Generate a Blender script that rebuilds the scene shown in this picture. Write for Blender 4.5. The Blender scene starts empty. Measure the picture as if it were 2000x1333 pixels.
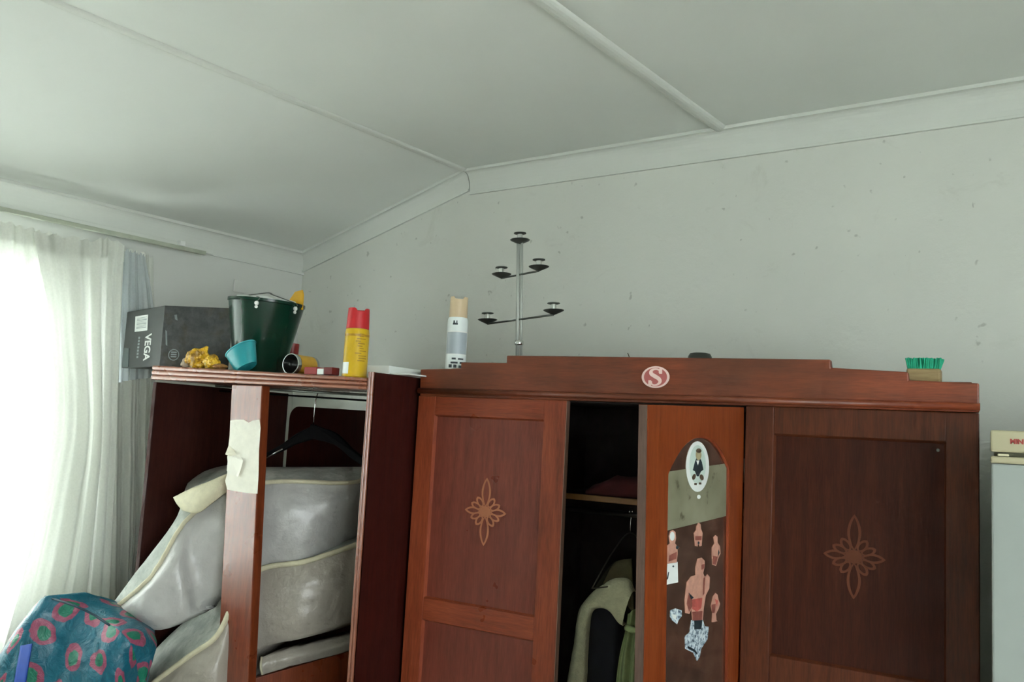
import bpy, bmesh, math, random
from mathutils import Vector, Matrix, noise

random.seed(7)
scene = bpy.context.scene
col = scene.collection

# ------------------------------------------------------------------ camera
F = 1680.0                       # focal length in pixels of the 2000 x 1333 frame
CX, CY = 1000.0, 666.5
EYE = Vector((0.0, 0.0, 1.6))
_v1 = Vector((-2855.0, 23.5, F)).normalized()     # towards the left end of the wardrobe front
_v2 = Vector((1320.0, 245.0, F)).normalized()     # along the window wall
_u = _v1.cross(_v2).normalized()
if _u.y > 0: _u = -_u
_X = -_v1
_Y = _u.cross(_X).normalized()
if _Y.z < 0: _Y = -_Y
ROT = Matrix((_X, _Y, _u))        # image axes -> world axes
cam = bpy.data.cameras.new('camera')
cam.sensor_width = 36.0
cam.lens = F / 2000.0 * 36.0
cam.clip_start = 0.02
camo = bpy.data.objects.new('camera', cam)
col.objects.link(camo)
_r, _up, _b = ROT @ Vector((1, 0, 0)), ROT @ Vector((0, -1, 0)), ROT @ Vector((0, 0, -1))
camo.matrix_world = Matrix(((_r.x, _up.x, _b.x, EYE.x), (_r.y, _up.y, _b.y, EYE.y), (_r.z, _up.z, _b.z, EYE.z), (0, 0, 0, 1)))
scene.camera = camo

# ------------------------------------------------------------------ light, exposure
SKY_STRENGTH = 3.2
world = bpy.data.worlds.new('overcast_sky')
scene.world = world
world.use_nodes = True
bg = world.node_tree.nodes['Background']
bg.inputs['Color'].default_value = (0.99, 1.0, 1.06, 1)
bg.inputs['Strength'].default_value = SKY_STRENGTH
scene.view_settings.view_transform = 'Standard'
scene.view_settings.look = 'None'
scene.view_settings.gamma = 1.0
scene.view_settings.use_curve_mapping = False
scene.view_settings.exposure = 2.6
scene.cycles.use_denoising = True
scene.cycles.max_bounces = 7
scene.cycles.diffuse_bounces = 5
scene.cycles.glossy_bounces = 3
scene.cycles.transmission_bounces = 4
scene.cycles.transparent_max_bounces = 10
scene.cycles.sample_clamp_indirect = 6.0
scene.cycles.use_adaptive_sampling = True
scene.cycles.adaptive_threshold = 0.05
scene.cycles.adaptive_min_samples = 16
scene.cycles.use_light_tree = False
# high sun behind the house: it never enters the windows, it lights the yard outside them
sun = bpy.data.lights.new('sun', 'SUN'); sun.energy = 9.0; sun.angle = math.radians(4); sun.color = (1.0, 0.98, 0.97)
suno = bpy.data.objects.new('sun', sun); col.objects.link(suno)
suno.rotation_euler = Vector((0.10, 0.36, 1.0)).to_track_quat('Z', 'Y').to_euler()

# ------------------------------------------------------------------ measuring helpers
_w2 = ROT @ _v2
WY = Vector((_w2.x, _w2.y, 0)).normalized()       # along the window wall, away from us
WX = Vector((WY.y, -WY.x, 0))                     # along the far wall, to the right
YAW = math.atan2(WX.y, WX.x)
def ray(px, py): return ROT @ Vector((px - CX, py - CY, F))
def aty(px, py, Y):
    d = ray(px, py); return EYE + d * (Y / d.y)
def atx(px, py, X):
    d = ray(px, py); return EYE + d * (X / d.x)
def onplane(px, py, p0, n):
    d = ray(px, py); return EYE + d * ((p0 - EYE).dot(n) / d.dot(n))
def W(a, b, z): return WX * a + WY * b + Vector((0, 0, z))
D_BACK = 2.75
W_LEFT = -3.557
W_RIGHT = 1.9
W_FRONT = -1.7
def onleft(px, py, off=0.0): return onplane(px, py, WX * (W_LEFT + off), WX)

# ------------------------------------------------------------------ mesh helpers
def wm(o):
    m = o.matrix_basis.copy()
    while o.parent:
        o = o.parent
        m = o.matrix_basis @ m
    return m
def tag(o, label=None, cat=None, group=None, kind=None):
    if label: o['label'] = label
    if cat: o['category'] = cat
    if group: o['group'] = group
    if kind: o['kind'] = kind
    return o
def empty(name, loc, label=None, cat=None, group=None, kind=None, parent=None):
    o = bpy.data.objects.new(name, None)
    o.empty_display_size = 0.1
    col.objects.link(o)
    if parent: o.parent = parent
    o.location = loc
    return tag(o, label, cat, group, kind)
def cr(p0, p1, p2, p3, t):
    return 0.5 * ((2 * p1) + (p2 - p0) * t + (2 * p0 - 5 * p1 + 4 * p2 - p3) * t * t + (3 * p1 - p0 - 3 * p2 + p3) * t ** 3)
def spline(pts, n):
    m = len(pts)
    if m == 2: return [pts[0].lerp(pts[1], i / (n - 1)) for i in range(n)]
    out = []
    for i in range(n):
        s = i / (n - 1) * (m - 1)
        k = min(int(s), m - 2); t = s - k
        p1, p2 = pts[k], pts[k + 1]
        p0 = pts[k - 1] if k > 0 else p1 * 2 - p2
        p3 = pts[k + 2] if k + 2 < m else p2 * 2 - p1
        out.append(cr(p0, p1, p2, p3, t))
    return out
class MB:
    def __init__(s): s.v = []; s.f = []; s.mi = []; s.uv = {}; s.m = 0
    def face(s, idx): s.f.append(tuple(idx)); s.mi.append(s.m)
    def add(s, pts): 
        n = len(s.v); s.v += [Vector(p) for p in pts]; return n
    def hexa(s, p):               # p[0..3] bottom ring, p[4..7] top ring
        n = s.add(p)
        for q in ((3, 2, 1, 0), (4, 5, 6, 7), (0, 1, 5, 4), (1, 2, 6, 5), (2, 3, 7, 6), (3, 0, 4, 7)):
            s.face([n + i for i in q])
        return s
    def box(s, x0, x1, y0, y1, z0, z1, fn=None):
        p = [(x0, y0, z0), (x1, y0, z0), (x1, y1, z0), (x0, y1, z0), (x0, y0, z1), (x1, y0, z1), (x1, y1, z1), (x0, y1, z1)]
        return s.hexa([fn(*q) if fn else q for q in p])
    def prism(s, pts, off):       # polygon (3-D points) extruded by off
        off = Vector(off); k = len(pts)
        n = s.add(pts); m = s.add([Vector(p) + off for p in pts])
        s.face([n + i for i in range(k)][::-1]); s.face([m + i for i in range(k)])
        for i in range(k):
            j = (i + 1) % k
            s.face((n + i, n + j, m + j, m + i))
        return s
    def ring(s, outer, inner, off):    # frame between two outlines with equal count, extruded
        off = Vector(off); k = len(outer)
        a = s.add(outer); b = s.add(inner); c = s.add([Vector(p) + off for p in outer]); d = s.add([Vector(p) + off for p in inner])
        for i in range(k):
            j = (i + 1) % k
            s.face((a + i, b + i, b + j, a + j)); s.face((c + i, c + j, d + j, d + i))
            s.face((a + i, a + j, c + j, c + i)); s.face((b + i, d + i, d + j, b + j))
        return s
    def tube(s, path, r, n=8, closed=False, caps=True):
        path = [Vector(p) for p in path]; m = len(path)
        rr = r if isinstance(r, (list, tuple)) else [r] * m
        prev = None; rings = []
        for i, p in enumerate(path):
            if closed: t = path[(i + 1) % m] - path[i - 1]
            else: t = path[min(i + 1, m - 1)] - path[max(i - 1, 0)]
            t = t.normalized() if t.length > 1e-9 else Vector((0, 0, 1))
            if prev is None:
                a = Vector((0, 0, 1)) if abs(t.z) < 0.9 else Vector((1, 0, 0))
                x = t.cross(a).normalized()
            else: x = (prev - t * prev.dot(t)).normalized()
            prev = x; y = t.cross(x)
            rings.append(s.add([p + (x * math.cos(2 * math.pi * k / n) + y * math.sin(2 * math.pi * k / n)) * rr[i] for k in range(n)]))
        for i in range(m if closed else m - 1):
            a, b = rings[i], rings[(i + 1) % m]
            for k in range(n):
                l = (k + 1) % n
                s.face((a + k, a + l, b + l, b + k))
        if caps and not closed:
            s.face([rings[0] + k for k in range(n)][::-1]); s.face([rings[-1] + k for k in range(n)])
        return s
    def lathe(s, prof, c, axis=(0, 0, 1), n=32, caps=True, mats=None, sx=1.0):
        c = Vector(c); ax = Vector(axis).normalized()
        a = Vector((0, 0, 1)) if abs(ax.z) < 0.9 else Vector((1, 0, 0))
        x = ax.cross(a).normalized(); y = ax.cross(x)
        rings = []
        for r, h in prof:
            rings.append(s.add([c + ax * h + (x * math.cos(2 * math.pi * k / n) * sx + y * math.sin(2 * math.pi * k / n)) * r for k in range(n)]))
        for i in range(len(prof) - 1):
            if mats: s.m = mats[i]
            for k in range(n):
                l = (k + 1) % n
                s.face((rings[i] + k, rings[i] + l, rings[i + 1] + l, rings[i + 1] + k))
        if caps:
            if mats: s.m = mats[0]
            s.face([rings[0] + k for k in range(n)][::-1])
            if mats: s.m = mats[-1]
            s.face([rings[-1] + k for k in range(n)])
        return s
    def gridarc(s, g, k, u0=0.0):
        nu, nv = len(g), len(g[0]); n = s.add([p for r in g for p in r]); mid = nv // 3
        U = [0.0]
        for i in range(1, nu): U.append(U[-1] + (g[i][mid] - g[i - 1][mid]).length)
        V = []
        for r in g:
            c = [0.0]
            for j in range(1, nv): c.append(c[-1] + (r[j] - r[j - 1]).length)
            V.append(c)
        for i in range(nu - 1):
            for j in range(nv - 1):
                s.face((n + i * nv + j, n + (i + 1) * nv + j, n + (i + 1) * nv + j + 1, n + i * nv + j + 1))
                s.uv[len(s.f) - 1] = [(u0 + U[a] * k, V[a][b] * k) for a, b in ((i, j), (i + 1, j), (i + 1, j + 1), (i, j + 1))]
        return s
    def grid(s, g, wrap=False, uv=None):
        nu = len(g); nv = len(g[0]); n = s.add([p for r in g for p in r])
        for i in range(nu if wrap else nu - 1):
            for j in range(nv - 1):
                a, b = i * nv + j, ((i + 1) % nu) * nv + j
                idx = (n + a, n + b, n + b + 1, n + a + 1)
                s.face(idx)
                if uv:
                    i2 = i + 1
                    s.uv[len(s.f) - 1] = [uv(i / (nu - 1), j / (nv - 1)), uv(i2 / (nu - 1), j / (nv - 1)), uv(i2 / (nu - 1), (j + 1) / (nv - 1)), uv(i / (nu - 1), (j + 1) / (nv - 1))]
        return s
    def build(s, name, mats, parent=None, smooth=False, bevel=0.0, loc=None, seg=2, subsurf=0, matrix=None):
        if not isinstance(mats, (list, tuple)): mats = [mats]
        me = bpy.data.meshes.new(name)
        o = bpy.data.objects.new(name, me)
        col.objects.link(o)
        if parent: o.parent = parent
        if matrix is not None: o.matrix_basis = matrix
        elif loc is not None: o.location = loc
        inv = wm(o).inverted()
        if matrix is not None: inv = Matrix.Identity(4)
        me.from_pydata([inv @ p for p in s.v], [], s.f)
        for m in mats: me.materials.append(m)
        me.polygons.foreach_set('material_index', s.mi)
        if smooth: me.polygons.foreach_set('use_smooth', [True] * len(s.f))
        if s.uv:
            ul = me.uv_layers.new(name='UVMap')
            for pi, uvs in s.uv.items():
                p = me.polygons[pi]
                for k, li in enumerate(p.loop_indices): ul.data[li].uv = uvs[k]
        bm = bmesh.new(); bm.from_mesh(me)
        bmesh.ops.remove_doubles(bm, verts=bm.verts, dist=1e-6)
        bmesh.ops.recalc_face_normals(bm, faces=bm.faces)
        bm.to_mesh(me); bm.free()
        me.update()
        if bevel:
            b = o.modifiers.new('bevel', 'BEVEL'); b.width = bevel; b.segments = seg; b.limit_method = 'ANGLE'; b.angle_limit = math.radians(40)
        if subsurf:
            b = o.modifiers.new('subsurf', 'SUBSURF'); b.levels = subsurf; b.render_levels = subsurf
        return o
def surf(cols, nu, nv, disp=None):
    """Catmull-Rom surface through columns of control points; disp(u, v, p) -> offset vector."""
    fine = [spline([Vector(p) for p in c], nv) for c in cols]
    g = []
    rows = [spline([c[j] for c in fine], nu) for j in range(nv)]
    for i in range(nu):
        g.append([rows[j][i] for j in range(nv)])
    if disp:
        g = [[p + disp(i / (nu - 1), j / (nv - 1), p) for j, p in enumerate(r)] for i, r in enumerate(g)]
    return g
def nz(p, sc, seed=0.0): return noise.noise(Vector(p) * sc + Vector((seed, seed * 1.7, -seed)))
def thick(mb, g, back):
    """front grid g plus back grid, closed round the edges."""
    nu, nv = len(g), len(g[0])
    a = mb.add([p for r in g for p in r]); b = mb.add([p for r in back for p in r])
    A = lambda i, j: a + i * nv + j
    B = lambda i, j: b + i * nv + j
    for i in range(nu - 1):
        for j in range(nv - 1):
            mb.face((A(i, j), A(i + 1, j), A(i + 1, j + 1), A(i, j + 1)))
            mb.face((B(i, j), B(i, j + 1), B(i + 1, j + 1), B(i + 1, j)))
    for i in range(nu - 1):
        mb.face((A(i, 0), B(i, 0), B(i + 1, 0), A(i + 1, 0))); mb.face((A(i, nv - 1), A(i + 1, nv - 1), B(i + 1, nv - 1), B(i, nv - 1)))
    for j in range(nv - 1):
        mb.face((A(0, j), A(0, j + 1), B(0, j + 1), B(0, j))); mb.face((A(nu - 1, j), B(nu - 1, j), B(nu - 1, j + 1), A(nu - 1, j + 1)))
    return mb
def text_faces(body, size, fat=0.0, spacing=1.0):
    """flat lettering as (points2d, faces), origin centred."""
    cu = bpy.data.curves.new('lettering', 'FONT')
    cu.body = body; cu.size = size; cu.offset = fat; cu.align_x = 'CENTER'; cu.align_y = 'CENTER'; cu.space_character = spacing
    cu.resolution_u = 4
    o = bpy.data.objects.new('lettering', cu)
    me = bpy.data.meshes.new_from_object(o)
    pts = [(v.co.x, v.co.y) for v in me.vertices]; fs = [tuple(p.vertices) for p in me.polygons]
    bpy.data.objects.remove(o); bpy.data.curves.remove(cu); bpy.data.meshes.remove(me)
    return pts, fs
def put_text(mb, body, size, origin, ex, ey, fat=0.0, spacing=1.0, sx=1.0):
    pts, fs = text_faces(body, size, fat, spacing)
    n = mb.add([Vector(origin) + Vector(ex) * (x * sx) + Vector(ey) * y for x, y in pts])
    for f in fs: mb.face([n + i for i in f])

# ------------------------------------------------------------------ materials
def lin(c):
    return tuple(((x / 255.0) / 12.92 if x / 255.0 <= 0.04045 else ((x / 255.0 + 0.055) / 1.055) ** 2.4) for x in c) + (1.0,)
class NT:
    def __init__(s, name):
        s.m = bpy.data.materials.new(name); s.m.use_nodes = True
        s.t = s.m.node_tree; s.n = s.t.nodes; s.b = s.n['Principled BSDF']
    def new(s, t, **kw):
        n = s.n.new(t)
        for k, v in kw.items(): setattr(n, k, v)
        return n
    def link(s, a, b): s.t.links.new(a, b)
    def coord(s, scale=(1, 1, 1), out='Object'):
        tc = s.new('ShaderNodeTexCoord'); mp = s.new('ShaderNodeMapping')
        mp.inputs['Scale'].default_value = scale
        s.link(tc.outputs[out], mp.inputs['Vector']); return mp.outputs['Vector']
    def noise(s, vec, scale, detail=4, rough=0.55, dist=0.0):
        n = s.new('ShaderNodeTexNoise'); n.inputs['Scale'].default_value = scale; n.inputs['Detail'].default_value = detail
        n.inputs['Roughness'].default_value = rough; n.inputs['Distortion'].default_value = dist
        s.link(vec, n.inputs['Vector']); return n.outputs['Fac']
    def ramp(s, fac, stops, interp='LINEAR'):
        r = s.new('ShaderNodeValToRGB'); r.color_ramp.interpolation = interp
        e = r.color_ramp.elements
        while len(e) < len(stops): e.new(0.5)
        for i, (p, c) in enumerate(stops): e[i].position = p; e[i].color = c
        s.link(fac, r.inputs['Fac']); return r.outputs['Color']
    def mix(s, fac, a, b, mode='MIX'):
        n = s.new('ShaderNodeMix', data_type='RGBA', blend_type=mode)
        if isinstance(fac, (int, float)): n.inputs['Factor'].default_value = fac
        else: s.link(fac, n.inputs['Factor'])
        for sock, v in (('A', a), ('B', b)):
            i = [q for q in n.inputs if q.name == sock and q.type == 'RGBA'][0]
            if isinstance(v, tuple): i.default_value = v
            else: s.link(v, i)
        return [q for q in n.outputs if q.type == 'RGBA'][0]
    def bump(s, h, strength, dist=0.01):
        b = s.new('ShaderNodeBump'); b.inputs['Strength'].default_value = strength; b.inputs['Distance'].default_value = dist
        s.link(h, b.inputs['Height']); s.link(b.outputs['Normal'], s.b.inputs['Normal'])
    def set(s, **kw):
        for k, v in kw.items():
            i = s.b.inputs[k.replace('_', ' ')]
            if isinstance(v, (int, float, tuple)): i.default_value = v
            else: s.link(v, i)
        return s
def plain(name, c, rough=0.5, metal=0.0, var=0.12, sc=14.0, bump=0.0, coat=0.0, spec=0.5):
    t = NT(name); v = t.coord()
    n = t.noise(v, sc)
    a = lin(c); d = tuple(x * (1 - var) for x in a[:3]) + (1,); l = tuple(min(1, x * (1 + var)) for x in a[:3]) + (1,)
    t.set(Base_Color=t.ramp(n, [(0.3, d), (0.7, l)]), Roughness=rough, Metallic=metal, Coat_Weight=coat, Specular_IOR_Level=spec)
    if bump: t.bump(t.noise(v, sc * 3), bump)
    return t.m
def wood(name, dark, mid, light, grain='z', rough=0.33, coat=0.0, blot=0.35, worn=None, spec=0.5):
    t = NT(name)
    st = {'z': (9, 9, 0.7), 'x': (0.7, 9, 9), 'y': (9, 0.7, 9)}[grain]
    v = t.coord(st)
    g = t.noise(v, 6, 4, 0.6, 0.12)
    f = t.noise(v, 34, 3, 0.6)
    c = t.ramp(g, [(0.28, lin(dark)), (0.5, lin(mid)), (0.74, lin(light))])
    c = t.mix(0.35, c, t.ramp(f, [(0.35, lin(dark)), (0.65, lin(light))]), 'MIX')
    b = t.noise(t.coord(), 3.2, 3)
    c = t.mix(t.ramp(b, [(0.35, (0, 0, 0, 1)), (0.75, (blot, blot, blot, 1))]), c, lin(worn or dark))
    r = t.noise(t.coord(), 9, 3)
    rr = t.ramp(r, [(0.3, (rough * 0.8,) * 3 + (1,)), (0.75, (min(1, rough * 1.35),) * 3 + (1,))])
    t.set(Base_Color=c, Roughness=rr, Coat_Weight=coat, Coat_Roughness=0.14, Specular_IOR_Level=spec)
    if not coat: t.bump(f, 0.08, 0.002)
    return t.m
def paint(name, c, stains=False, bump=0.25):
    t = NT(name); v = t.coord()
    a = lin(c)
    n = t.noise(v, 2.2, 5)
    base = t.ramp(n, [(0.3, tuple(x * 0.955 for x in a[:3]) + (1,)), (0.7, a)])
    if stains:
        s1 = t.noise(v, 26, 2, 0.5)
        base = t.mix(t.ramp(s1, [(0.715, (0, 0, 0, 1)), (0.76, (0.38,) * 3 + (1,))]), base, lin((120, 122, 112)))
        s2 = t.noise(v, 5.5, 6, 0.7, 1.2)
        base = t.mix(t.ramp(s2, [(0.6, (0, 0, 0, 1)), (0.74, (0.16,) * 3 + (1,))]), base, lin((150, 146, 132)))
        s3 = t.noise(t.coord((1, 1, 0.35)), 60, 2)
        base = t.mix(t.ramp(s3, [(0.76, (0, 0, 0, 1)), (0.79, (0.5,) * 3 + (1,))]), base, lin((84, 84, 78)))
    t.set(Base_Color=base, Roughness=0.75, Specular_IOR_Level=0.25)
    h = t.noise(v, 9 if stains else 40, 6, 0.62)
    t.bump(h, bump, 0.02 if stains else 0.004)
    return t.m
M = {}
M['wall'] = paint('wall_paint', (214, 216, 208), True, 0.22)
M['wall_plain'] = paint('wall_paint_smooth', (214, 216, 210), False, 0.1)
M['ceil'] = paint('ceiling_paint', (222, 226, 220), False, 0.08)
M['trim'] = paint('cornice_paint', (214, 217, 210), False, 0.05)
M['gloss_white'] = plain('white_gloss', (232, 234, 230), 0.35, var=0.03)
M['floor'] = wood('floor_boards', (150, 140, 126), (172, 162, 148), (192, 184, 170), 'y', 0.4)
# big wardrobe
M['w_frame'] = wood('wardrobe_frame_wood', (104, 44, 24), (142, 64, 38), (168, 84, 50), 'z', 0.34)
M['w_rail'] = wood('wardrobe_rail_wood', (104, 44, 24), (142, 64, 38), (168, 84, 50), 'x', 0.34)
M['w_panel'] = wood('wardrobe_panel_wood', (92, 42, 30), (122, 58, 44), (140, 72, 54), 'z', 0.34)
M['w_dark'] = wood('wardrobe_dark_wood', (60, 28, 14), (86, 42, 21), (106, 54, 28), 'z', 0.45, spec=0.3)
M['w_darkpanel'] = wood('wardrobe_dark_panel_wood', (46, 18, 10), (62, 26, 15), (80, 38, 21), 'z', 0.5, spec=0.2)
M['w_ped'] = wood('pediment_wood', (100, 42, 21), (134, 62, 34), (154, 78, 45), 'x', 0.4, blot=0.75, worn=(66, 42, 25))
M['w_door'] = wood('mirror_door_wood', (100, 40, 14), (132, 58, 24), (150, 76, 34), 'z', 0.34)
M['w_edge'] = wood('lit_door_edge_wood', (110, 84, 70), (140, 108, 92), (160, 130, 112), 'z', 0.5)  # pale tone: light caught on the left door's edge, put into the colour
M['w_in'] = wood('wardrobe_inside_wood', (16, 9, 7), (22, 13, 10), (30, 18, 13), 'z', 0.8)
M['inlay'] = plain('inlay_wood', (176, 112, 78), 0.4, var=0.1)
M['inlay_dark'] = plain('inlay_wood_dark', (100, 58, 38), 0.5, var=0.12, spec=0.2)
# open cabinet
M['c_wood'] = wood('cabinet_wood', (96, 40, 18), (122, 56, 28), (142, 72, 40), 'z', 0.3, coat=1.0, blot=0.1)
M['c_lip'] = wood('cabinet_lipping_wood', (112, 62, 44), (140, 84, 62), (160, 104, 80), 'z', 0.3, coat=0.6)
M['c_top'] = wood('cabinet_top_wood', (130, 74, 52), (144, 84, 60), (158, 96, 70), 'x', 0.28, coat=0.8, blot=0.15)
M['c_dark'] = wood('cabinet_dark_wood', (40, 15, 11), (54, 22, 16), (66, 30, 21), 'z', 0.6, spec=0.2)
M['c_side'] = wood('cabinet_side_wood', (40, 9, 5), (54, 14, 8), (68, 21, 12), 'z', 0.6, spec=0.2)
M['paper'] = plain('torn_paper', (232, 230, 216), 0.8, var=0.05, sc=30, bump=0.2)
M['steel'] = plain('steel', (196, 198, 196), 0.22, 1.0, var=0.05)
M['steel_dark'] = plain('dark_steel', (104, 108, 102), 0.42, 0.8, var=0.1)
M['wire'] = plain('wire_metal', (120, 120, 116), 0.35, 1.0, var=0.1)
M['wire_dark'] = plain('dull_wire', (74, 72, 64), 0.5, 0.6, var=0.1)
M['black'] = plain('black_plastic', (7, 7, 8), 0.75, var=0.2, spec=0.06)
M['pole'] = plain('satin_pole', (176, 180, 174), 0.55, 0.35, var=0.05)
M['chrome'] = plain('chrome', (220, 222, 220), 0.1, 1.0, var=0.03)
def cloth(name, c, trans, clear):
    t = NT(name)
    out = t.n['Material Output']; t.n.remove(t.b)
    v = t.coord()
    n = t.noise(v, 120, 2); a = lin(c)
    cc = t.ramp(n, [(0.3, tuple(x * 0.93 for x in a[:3]) + (1,)), (0.7, a)])
    d = t.new('ShaderNodeBsdfDiffuse'); tr = t.new('ShaderNodeBsdfTranslucent'); tp = t.new('ShaderNodeBsdfTransparent')
    t.link(cc, d.inputs['Color']); t.link(cc, tr.inputs['Color'])
    m1 = t.new('ShaderNodeMixShader'); m1.inputs[0].default_value = trans
    t.link(d.outputs[0], m1.inputs[1]); t.link(tr.outputs[0], m1.inputs[2])
    m2 = t.new('ShaderNodeMixShader'); m2.inputs[0].default_value = clear
    t.link(m1.outputs[0], m2.inputs[1]); t.link(tp.outputs[0], m2.inputs[2])
    t.link(m2.outputs[0], out.inputs['Surface'])
    return t.m
M['sheer'] = cloth('sheer_curtain_fabric', (236, 238, 230), 0.36, 0.10)
M['drape'] = cloth('white_curtain_fabric', (228, 230, 222), 0.30, 0.01)
M['net'] = cloth('grey_net_fabric', (204, 212, 214), 0.25, 0.25)
def glass(name):
    t = NT(name); out = t.n['Material Output']; t.n.remove(t.b)
    g = t.new('ShaderNodeBsdfGlossy'); g.inputs['Roughness'].default_value = 0.02
    tp = t.new('ShaderNodeBsdfTransparent'); tp.inputs['Color'].default_value = (0.93, 0.96, 0.95, 1)
    m = t.new('ShaderNodeMixShader')
    m.inputs[0].default_value = 0.05
    t.link(tp.outputs[0], m.inputs[1]); t.link(g.outputs[0], m.inputs[2])
    t.link(m.outputs[0], out.inputs['Surface']); return t.m
M['glass'] = glass('window_glass')

# ------------------------------------------------------------------ the room
Z_LEFT, KINK, Z_KINK = 2.449, -2.446, 2.717
def zceil(a):
    if a <= KINK: return Z_LEFT + (a + 3.503) / (KINK + 3.503) * (Z_KINK - Z_LEFT)
    return Z_KINK - (a - KINK) * 0.0215
TH = 0.14
def wbox(mb, a0, a1, b0, b1, z0, z1): return mb.box(a0, a1, b0, b1, z0, z1, fn=W)
def struct(o): o['kind'] = 'structure'; return o
struct(wbox(MB(), W_LEFT - TH, W_RIGHT + TH, W_FRONT - TH, D_BACK + TH, -0.12, 0.0).build('floor', M['floor']))
# far wall follows the ceiling
prof = [(W_LEFT, 0), (W_RIGHT, 0), (W_RIGHT, zceil(W_RIGHT)), (KINK, Z_KINK), (W_LEFT, zceil(W_LEFT))]
struct(MB().prism([W(a, D_BACK, z) for a, z in prof], WY * TH).build('wall_back', M['wall']))
# left wall with the window opening
WB0, WB1, WZ0, WZ1 = 0.05, 1.60, 0.78, 2.10
mb = MB(); zt = zceil(W_LEFT)
wbox(mb, W_LEFT - TH, W_LEFT, W_FRONT - TH, WB0, 0, zt); wbox(mb, W_LEFT - TH, W_LEFT, WB1, D_BACK + TH, 0, zt)
wbox(mb, W_LEFT - TH, W_LEFT, WB0, WB1, 0, WZ0); wbox(mb, W_LEFT - TH, W_LEFT, WB0, WB1, WZ1, zt)
struct(mb.build('wall_left', M['wall_plain']))
# right wall and the wall behind us, with a second window
RB0, RB1, RZ0, RZ1 = -1.35, 0.65, 0.80, 2.2
mb = MB(); zt = zceil(W_RIGHT)
wbox(mb, W_RIGHT, W_RIGHT + TH, W_FRONT - TH, RB0, 0, zt); wbox(mb, W_RIGHT, W_RIGHT + TH, RB1, D_BACK + TH, 0, zt)
wbox(mb, W_RIGHT, W_RIGHT + TH, RB0, RB1, 0, RZ0); wbox(mb, W_RIGHT, W_RIGHT + TH, RB0, RB1, RZ1, zt)
struct(mb.build('wall_right', M['wall_plain']))
prof = [(W_LEFT, 0), (W_RIGHT, 0), (W_RIGHT, zceil(W_RIGHT)), (KINK, Z_KINK), (W_LEFT, zceil(W_LEFT))]
struct(MB().prism([W(a, W_FRONT - TH, z) for a, z in prof], WY * TH).build('wall_front', M['wall_plain']))
# ceiling boards
ceil = struct(empty('ceiling', W(KINK, 0.5, Z_KINK)))
for a0, a1 in ((W_LEFT - TH, KINK), (KINK, -1.25), (-1.25, -0.05), (-0.05, W_RIGHT + TH)):
    z0, z1 = zceil(a0), zceil(a1)
    MB().prism([W(a0, W_FRONT - TH, z0), W(a1, W_FRONT - TH, z1), W(a1, W_FRONT - TH, z1 + 0.012), W(a0, W_FRONT - TH, z0 + 0.012)], WY * (D_BACK + TH - W_FRONT + TH)).build('ceiling_board', M['ceil'], ceil)
# cornices: a cove swept along a straight line from p to q
def cove(name, p, q, out, h, d, up=Vector((0, 0, 1))):
    mb = MB(); prof = [(0, -h), (0.011, -h), (0.011, -h + 0.008), (0.006, -h + 0.01)]
    for i in range(9):
        t = i / 8 * math.pi / 2
        prof.append((0.006 + (d - 0.014) * (1 - math.cos(t)), -h + 0.01 + (h - 0.022) * math.sin(t)))
    prof += [(d - 0.002, -0.012), (d, -0.012), (d, 0.0), (0, 0.0)]
    pts = [p + out * a + up * b for a, b in prof]
    mb.prism(pts, q - p)
    return struct(mb.build(name, M['trim'], bevel=0))
CH, CD = 0.105, 0.05
cove('trim_1', W(KINK + 0.006, D_BACK, Z_KINK), W(W_RIGHT, D_BACK, zceil(W_RIGHT)), -WY, CH, CD)
cove('trim_2', W(W_LEFT, D_BACK, zceil(W_LEFT)), W(KINK, D_BACK, Z_KINK), -WY, 0.088, CD)
cove('trim_3', W(W_LEFT, W_FRONT, zceil(W_LEFT) + 0.012), W(W_LEFT, D_BACK, zceil(W_LEFT) + 0.012), WX, 0.112, CD)
# cover battens over the board joints (half-round strips)
def batten(name, a, w, h):
    mb = MB(); pts = []
    for i in range(9):
        t = i / 8 * math.pi
        pts.append(W(a - w / 2 * math.cos(t), W_FRONT, zceil(a - w / 2 * math.cos(t)) - h * math.sin(t)))
    mb.prism(pts, WY * (D_BACK - 0.04 - W_FRONT))
    return struct(mb.build(name, M['trim']))
batten('trim_4', KINK, 0.034, 0.010)
batten('trim_5', -1.262, 0.05, 0.016)
batten('trim_6', -0.05, 0.05, 0.016)
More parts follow.
